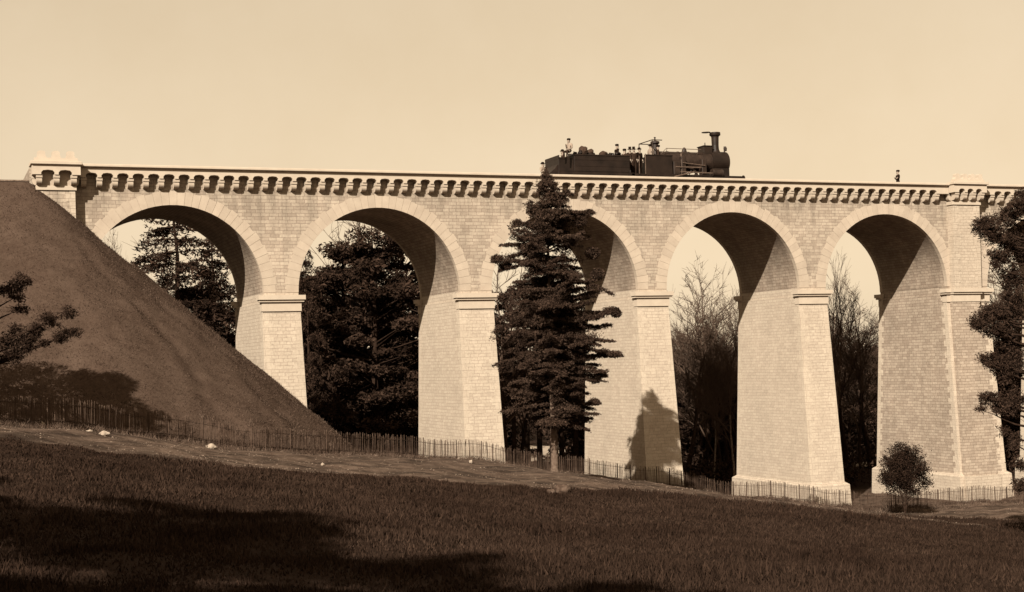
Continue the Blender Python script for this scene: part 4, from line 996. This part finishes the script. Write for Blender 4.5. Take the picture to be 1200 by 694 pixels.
# pale sandy clearings, seen low through two arches
M_SAND = plain('pale_sand', 0.42, .08, .8, .95)
for pts in (((606, 540.5), (660, 543), (664, 523.6), (610, 523)), ((1000, 548), (1034, 549), (1034, 544), (1000, 543.5))):
    Vq = []; n = 14
    A = [np.array(hit(*p)[:2]) for p in pts]
    for i in range(n+1):
        for j in range(n+1):
            s_, t_ = i/n, j/n; p = (A[0]*(1-s_)+A[1]*s_)*(1-t_)+(A[3]*(1-s_)+A[2]*s_)*t_; Vq.append((p[0], p[1], g1(p[0], p[1])+.12))
    idx = np.arange((n+1)**2).reshape(n+1, n+1); Fs = np.stack([idx[:-1, :-1], idx[1:, :-1], idx[1:, 1:], idx[:-1, 1:]], -1).reshape(-1, 4)
    tag(np_mesh('clearing', Vq, Fs, M_SAND, k=4), kind='structure')

# --- young leafy tree before the fifth pier
rs = np.random.default_rng(91); D = 93.0; b0 = hit(1061, 602); D = float((b0-CAM)@fw); s1 = D/F
yt = empty('young_tree', (b0[0], b0[1], b0[2]-.05)); tag(yt, 'small round leafy tree on thin forked stems before the widest pier', 'tree')
H = (602-516)*s1; V = []; bs = []; st = []
cz_ = H*.60
lob = [(1.1*math.cos(q)*rs.uniform(.2, 1), rs.uniform(-.9, .9), 1.05*math.sin(q)*rs.uniform(.3, 1.05)) for q in np.arange(0, 6.28, .33)]+[(-1.15, 0, -.5), (-1.0, .2, -1.0), (1.3, 0, -1.05), (.9, .3, -1.2), (1.25, 0, -.3), (.1, 0, 1.2), (-.3, 0, -1.1), (0, 0, 0), (.3, 0, .4)]
for k in range(430):
    a = rs.normal(size=3); a /= np.linalg.norm(a); a *= rs.random()**.4*.62; lc = lob[k % len(lob)]
    if lc[2] < -.9 and k % 2: continue
    c = np.array([lc[0]+a[0], lc[1]+a[1], cz_+.1+lc[2]+a[2]*.85])
    c[0] += .12*(cz_-c[2]); V.append(shards(c+rs.normal(size=(70, 3))*.15, .095, rs, 0, 1.7))
    if k % 3 == 0: bs.append((np.array([0, 0, max(.6, c[2]-1.0)]), c, .02, .006))
for dx, dy in ((-.28, .1), (.05, -.1), (.42, .05), (.2, .25)):
    p = np.array([0, 0, 0.]); 
    for i in range(1, 7):
        t = i/6; q = np.array([dx*t*2.2+rs.normal()*.02, dy*t*2+rs.normal()*.02, t*H*.75]); st.append((p, q, .06*(1-t*.75), .06*(1-(t+.1)*.75))); p = q
for k in range(24):
    z = rs.uniform(.5, 1.5); a = rs.uniform(0, 6.28); bs.append((np.array([0, 0, z]), np.array([.9*math.cos(a), .9*math.sin(a), z+1.0]), .018, .006))
tubes_np('trunk', st, M_BARK, yt, 6); tubes_np('branches', bs, M_TWIG, yt, 3); shard_mesh('crown', np.concatenate(V), M_LEAF, yt)

# ------------------------------------------------------------------ fences
FB = [(-30, 486), (10, 491), (50, 497.5), (110, 504), (175, 512.6), (238, 525), (300, 531), (375, 533), (450, 533.8), (488, 534.5), (525, 538), (563, 544), (588, 546.5), (625, 551), (655, 555), (688, 560), (755, 569), (803, 574), (845, 582.5), (863, 583), (902, 585), (950, 591.5), (993, 597), (1025, 600), (1060, 600), (1095, 596), (1138, 592), (1183, 590), (1210, 589)]
FD = [57, 58, 60, 62.5, 66, 68, 70, 74, 79, 81, 83, 84.7, 86, 88.2, 89, 89.6, 91, 92.5, 93.5, 94, 95, 95.3, 95.8, 95.5, 96, 97.5, 98.5, 99.5, 100]
def fence(name, pts, h, mat, label, gap, post_gap, group=None, pmat=None):
    pts = [np.array(p) for p in pts]; o = empty(name, (pts[0][0], pts[0][1], 0)); tag(o, label, 'fence', group); off = np.array([pts[0][0], pts[0][1], 0])
    rnd = random.Random(5); pk = MB(); wr = []; s = 0.0; nxt = 0.0; pi_ = 0
    for a, b in zip(pts, pts[1:]):
        Ln = np.linalg.norm((b-a)[:2]); d = (b-a)/Ln
        while nxt <= s+Ln:
            q = a+d*(nxt-s); z = float(surf(q[0], q[1])[0]); hh = h*rnd.uniform(.86, 1.04); w = rnd.uniform(.006, .012); lx_ = rnd.uniform(-.05, .05); p = q-off
            if pi_ % post_gap == 0:
                mb = MB(); w2 = .024; l2 = rnd.uniform(-.04, .04); hp = h*rnd.uniform(.96, 1.03)
                mb.hexa([(p[0]-w2, p[1]-w2, z-.2), (p[0]+w2, p[1]-w2, z-.2), (p[0]+w2, p[1]+w2, z-.2), (p[0]-w2, p[1]+w2, z-.2), (p[0]-w2+l2, p[1]-w2, z+hp), (p[0]+w2+l2, p[1]-w2, z+hp), (p[0]+w2*.6+l2, p[1]+w2, z+hp+.04), (p[0]-w2*.6+l2, p[1]+w2, z+hp+.04)])
                mb.build('post', pmat or mat, o)
            else:
                pk.hexa([(p[0]-w, p[1]-w, z+.02), (p[0]+w, p[1]-w, z+.02), (p[0]+w, p[1]+w, z+.02), (p[0]-w, p[1]+w, z+.02), (p[0]-w+lx_, p[1]-w, z+hh), (p[0]+w+lx_, p[1]-w, z+hh), (p[0]+lx_+.004, p[1]+w, z+hh+.05), (p[0]+lx_-.004, p[1]+w, z+hh+.05)])
            wr.append(np.array([p[0], p[1]-.02, z])); pi_ += 1; nxt += gap*rnd.uniform(.8, 1.2)
        s += Ln
    tag(pk.build('pickets', mat, o, weld=False), kind='stuff')
    for hh in (.2, h*.8):
        tubes_np('wire', [(wr[i]+[0, 0, hh], wr[i+1]+[0, 0, hh], .012, .012) for i in range(0, len(wr)-1)], mat, o, 3)
    return o
fp = [ray_depth(px, py, d) for (px, py), d in zip(FB, FD)]
fence('picket_fence', fp, 1.12, M_FENCE, 'long thin paling fence along the foot of the bank and piers', .062, 15)
ff = [hit(1000, 562), hit(1012, 560.5), hit(1030, 559), hit(1060, 558)]
fence('picket_fence', [np.array(p) for p in ff], 1.3, M_FENCEF, 'pale short fence seen beyond the viaduct through the fifth arch', .16, 9)

# ------------------------------------------------------------------ rocks, gravel, grass
def rock(px, py, w, h, mat, label, name='rock', seed=0, cat='rock', group=None):
    p = hit(px, py); D = float((p-CAM)@fw); s = D/F; rnd = random.Random(seed); bm = bmesh.new()
    bmesh.ops.create_icosphere(bm, subdivisions=3, radius=1)
    for v in bm.verts:
        n_ = 1+.16*math.sin(v.co.x*5+seed)+.14*math.sin(v.co.y*7+seed*2+v.co.z*4)+rnd.uniform(-.05, .05)
        v.co = Vector((v.co.x*w*s/2, v.co.y*w*s*.35, v.co.z*h*s*.62))*n_
    me = bpy.data.meshes.new(name); bm.to_mesh(me); bm.free(); me.materials.append(mat); o = bpy.data.objects.new(name, me); COL.objects.link(o)
    o.location = (p[0], p[1], p[2]+h*s*.3); o.rotation_euler = (0, 0, -YAW); tag(o, label, cat, group); return o
rock(247, 526, 14, 6, M_ROCK, 'single bright white stone on the path before the fence', seed=1)
rock(122, 510, 13, 5, M_ROCK, 'long low pale stone at the left of the path', seed=2)
rock(105, 506.5, 8, 3, M_ROCK, 'thin pale stone just left of the long low one', seed=7)
rock(50, 499, 3.5, 5, M_ROCK, 'small upright pale stone at the far left by the fence', seed=3)
rock(658, 578, 17, 11, M_ROCKD, 'dark rough boulder on the meadow edge below the conifer trunk', seed=4)
rock(646, 579, 10, 6, M_ROCKD, 'smaller dark stone left of the dark boulder', seed=5)
rock(552, 542, 4, 3, M_ROCK, 'tiny white stone before the second pier', seed=6)
rock(378, 545, 4, 2.6, M_ROCK, 'tiny pale stone on the path below the bank toe', seed=8)
rs = np.random.default_rng(123)
# gravel on the bare soil
n = 16000; gxr = rs.uniform(-14, 58, n); gyr = rs.uniform(-40, -1, n); e = np.interp(gxr, EDGE[:, 0], EDGE[:, 1]); k = (gyr > e+.2) & (gyr < e+26) & (g(gxr, gyr) > bank_z(gxr, gyr)[0]); gxr, gyr = gxr[k], gyr[k]; gz = g(gxr, gyr)
C = np.stack([gxr, gyr, gz+.03], 1); sz = .035*rs.random(len(C))**3+.014
oc = np.array([[1, 0, 0], [0, 1, 0], [-1, 0, 0], [0, -1, 0], [0, 0, .7]]); V = (C[:, None, :]+oc[None]*sz[:, None, None]*rs.uniform(.6, 1.4, (len(C), 5, 1))).reshape(-1, 3)
bi = np.arange(len(C))[:, None]*5; Fs = np.concatenate([np.stack([bi+np.array([[a, (a+1) % 4, 4]])], 1) for a in range(4)], 1).reshape(-1, 3)
M_GRAV = plain('gravel_stone', .19, .5, 3, .9, island=.5)
tag(np_mesh('gravel', V, Fs, M_GRAV), kind='stuff')
# grass blades
def blades(x, y, z, h, w, rs, lean=.35):
    n = len(x); a = rs.uniform(0, 2*PI, n); hh = h*rs.uniform(.5, 1.3, n); c = np.stack([x, y, z], 1); sx = np.stack([np.cos(a), np.sin(a), 0*a], 1)*(np.ones(n)*w)[:, None]
    t = c+np.stack([rs.normal(size=n)*lean*hh, rs.normal(size=n)*lean*hh, hh], 1); return np.stack([c-sx, c+sx, t], 1).reshape(-1, 3)
n = 400000; px = rs.uniform(-40, 1240, n); D = 9.5+53.5*rs.random(n)
p = CAM+D[:, None]*(fw+RT*((px-PX0)/F)[:, None]); x, y = p[:, 0], p[:, 1]; e = np.interp(x, EDGE[:, 0], EDGE[:, 1]); pt = noise2(x, y, 1.4, 31)
k = (y < e+.25+(noise2(x, y, .5, 32)-.5)*1.2) & (rs.random(n) < .4+.8*pt); x, y, D = x[k], y[k], D[k]; z = g(x, y)
M_GRASS = plain('meadow_grass', .033, .3, .35, .95, island=.4)
tag(shard_mesh('grass', blades(x, y, z, .045+.10*pt[k]**1.5+.09*(noise2(x, y, .35, 61) > .86), .006+.00042*D, rs), M_GRASS), kind='stuff')
n = 42000; x = rs.uniform(10, 75, n); y = rs.uniform(-46, -5, n); e = np.interp(x, EDGE[:, 0], EDGE[:, 1]); k = (y < e+.3) & (y > e-18); x, y = x[k], y[k]
tag(shard_mesh('grass', blades(x, y, g(x, y), .16, .035, rs), M_GRASS), kind='stuff')
# turf on the bank and weeds at its foot
n = 90000; x = rs.uniform(-16, 10, n); y = rs.uniform(-20, 3, n); bz, bd = bank_z(x, y); k = (bz > g(x, y)-.1) & (bd > .3) & (rs.random(n) < .25+.9*noise2(x, y, .9, 41)); x, y, bz = x[k], y[k], bz[k]
M_TURF = plain('bank_turf_blades', .095, .25, .6, .95, island=.3)
tag(shard_mesh('bank_grass', blades(x, y, bz, .08, .016, rs, .8), M_TURF), kind='stuff')
Vs = []
for i in range(1500):
    px_ = rs.uniform(-10, 1200); j = rs.uniform(0, 1); a = np.interp(px_, [q[0] for q in FB], FD)-rs.uniform(-2.5, 2.0); q = ray_depth(px_, 423, a); zz = float(surf(q[0], q[1])[0]); m_ = 14
    Vs.append(blades(q[0]+rs.normal(size=m_)*.12, q[1]+rs.normal(size=m_)*.12, np.full(m_, zz), .22*rs.uniform(.5, 1.3), .014, rs, .5))
M_WEED = plain('dry_weeds', .10, .4, 1, .95, island=.5)
tag(shard_mesh('weeds', np.concatenate(Vs), M_WEED), kind='stuff')
# dry twiggy shrub at the foot of the young tree
b1 = hit(1046, 601); sh = empty('dry_shrub', (b1[0], b1[1], b1[2])); tag(sh, 'pale dry twiggy shrub at the foot of the small round tree', 'shrub'); bs = []
for k in range(90):
    a = rs.uniform(0, 6.28); r_ = rs.uniform(.2, 1.0); h_ = rs.uniform(.5, 1.5); bs.append((np.array([.3*math.cos(a), .3*math.sin(a), 0]), np.array([r_*math.cos(a), r_*math.sin(a), h_]), .012, .005))
tubes_np('stems', bs, M_FENCEF, sh, 3)
print('objects', len(bpy.data.objects))
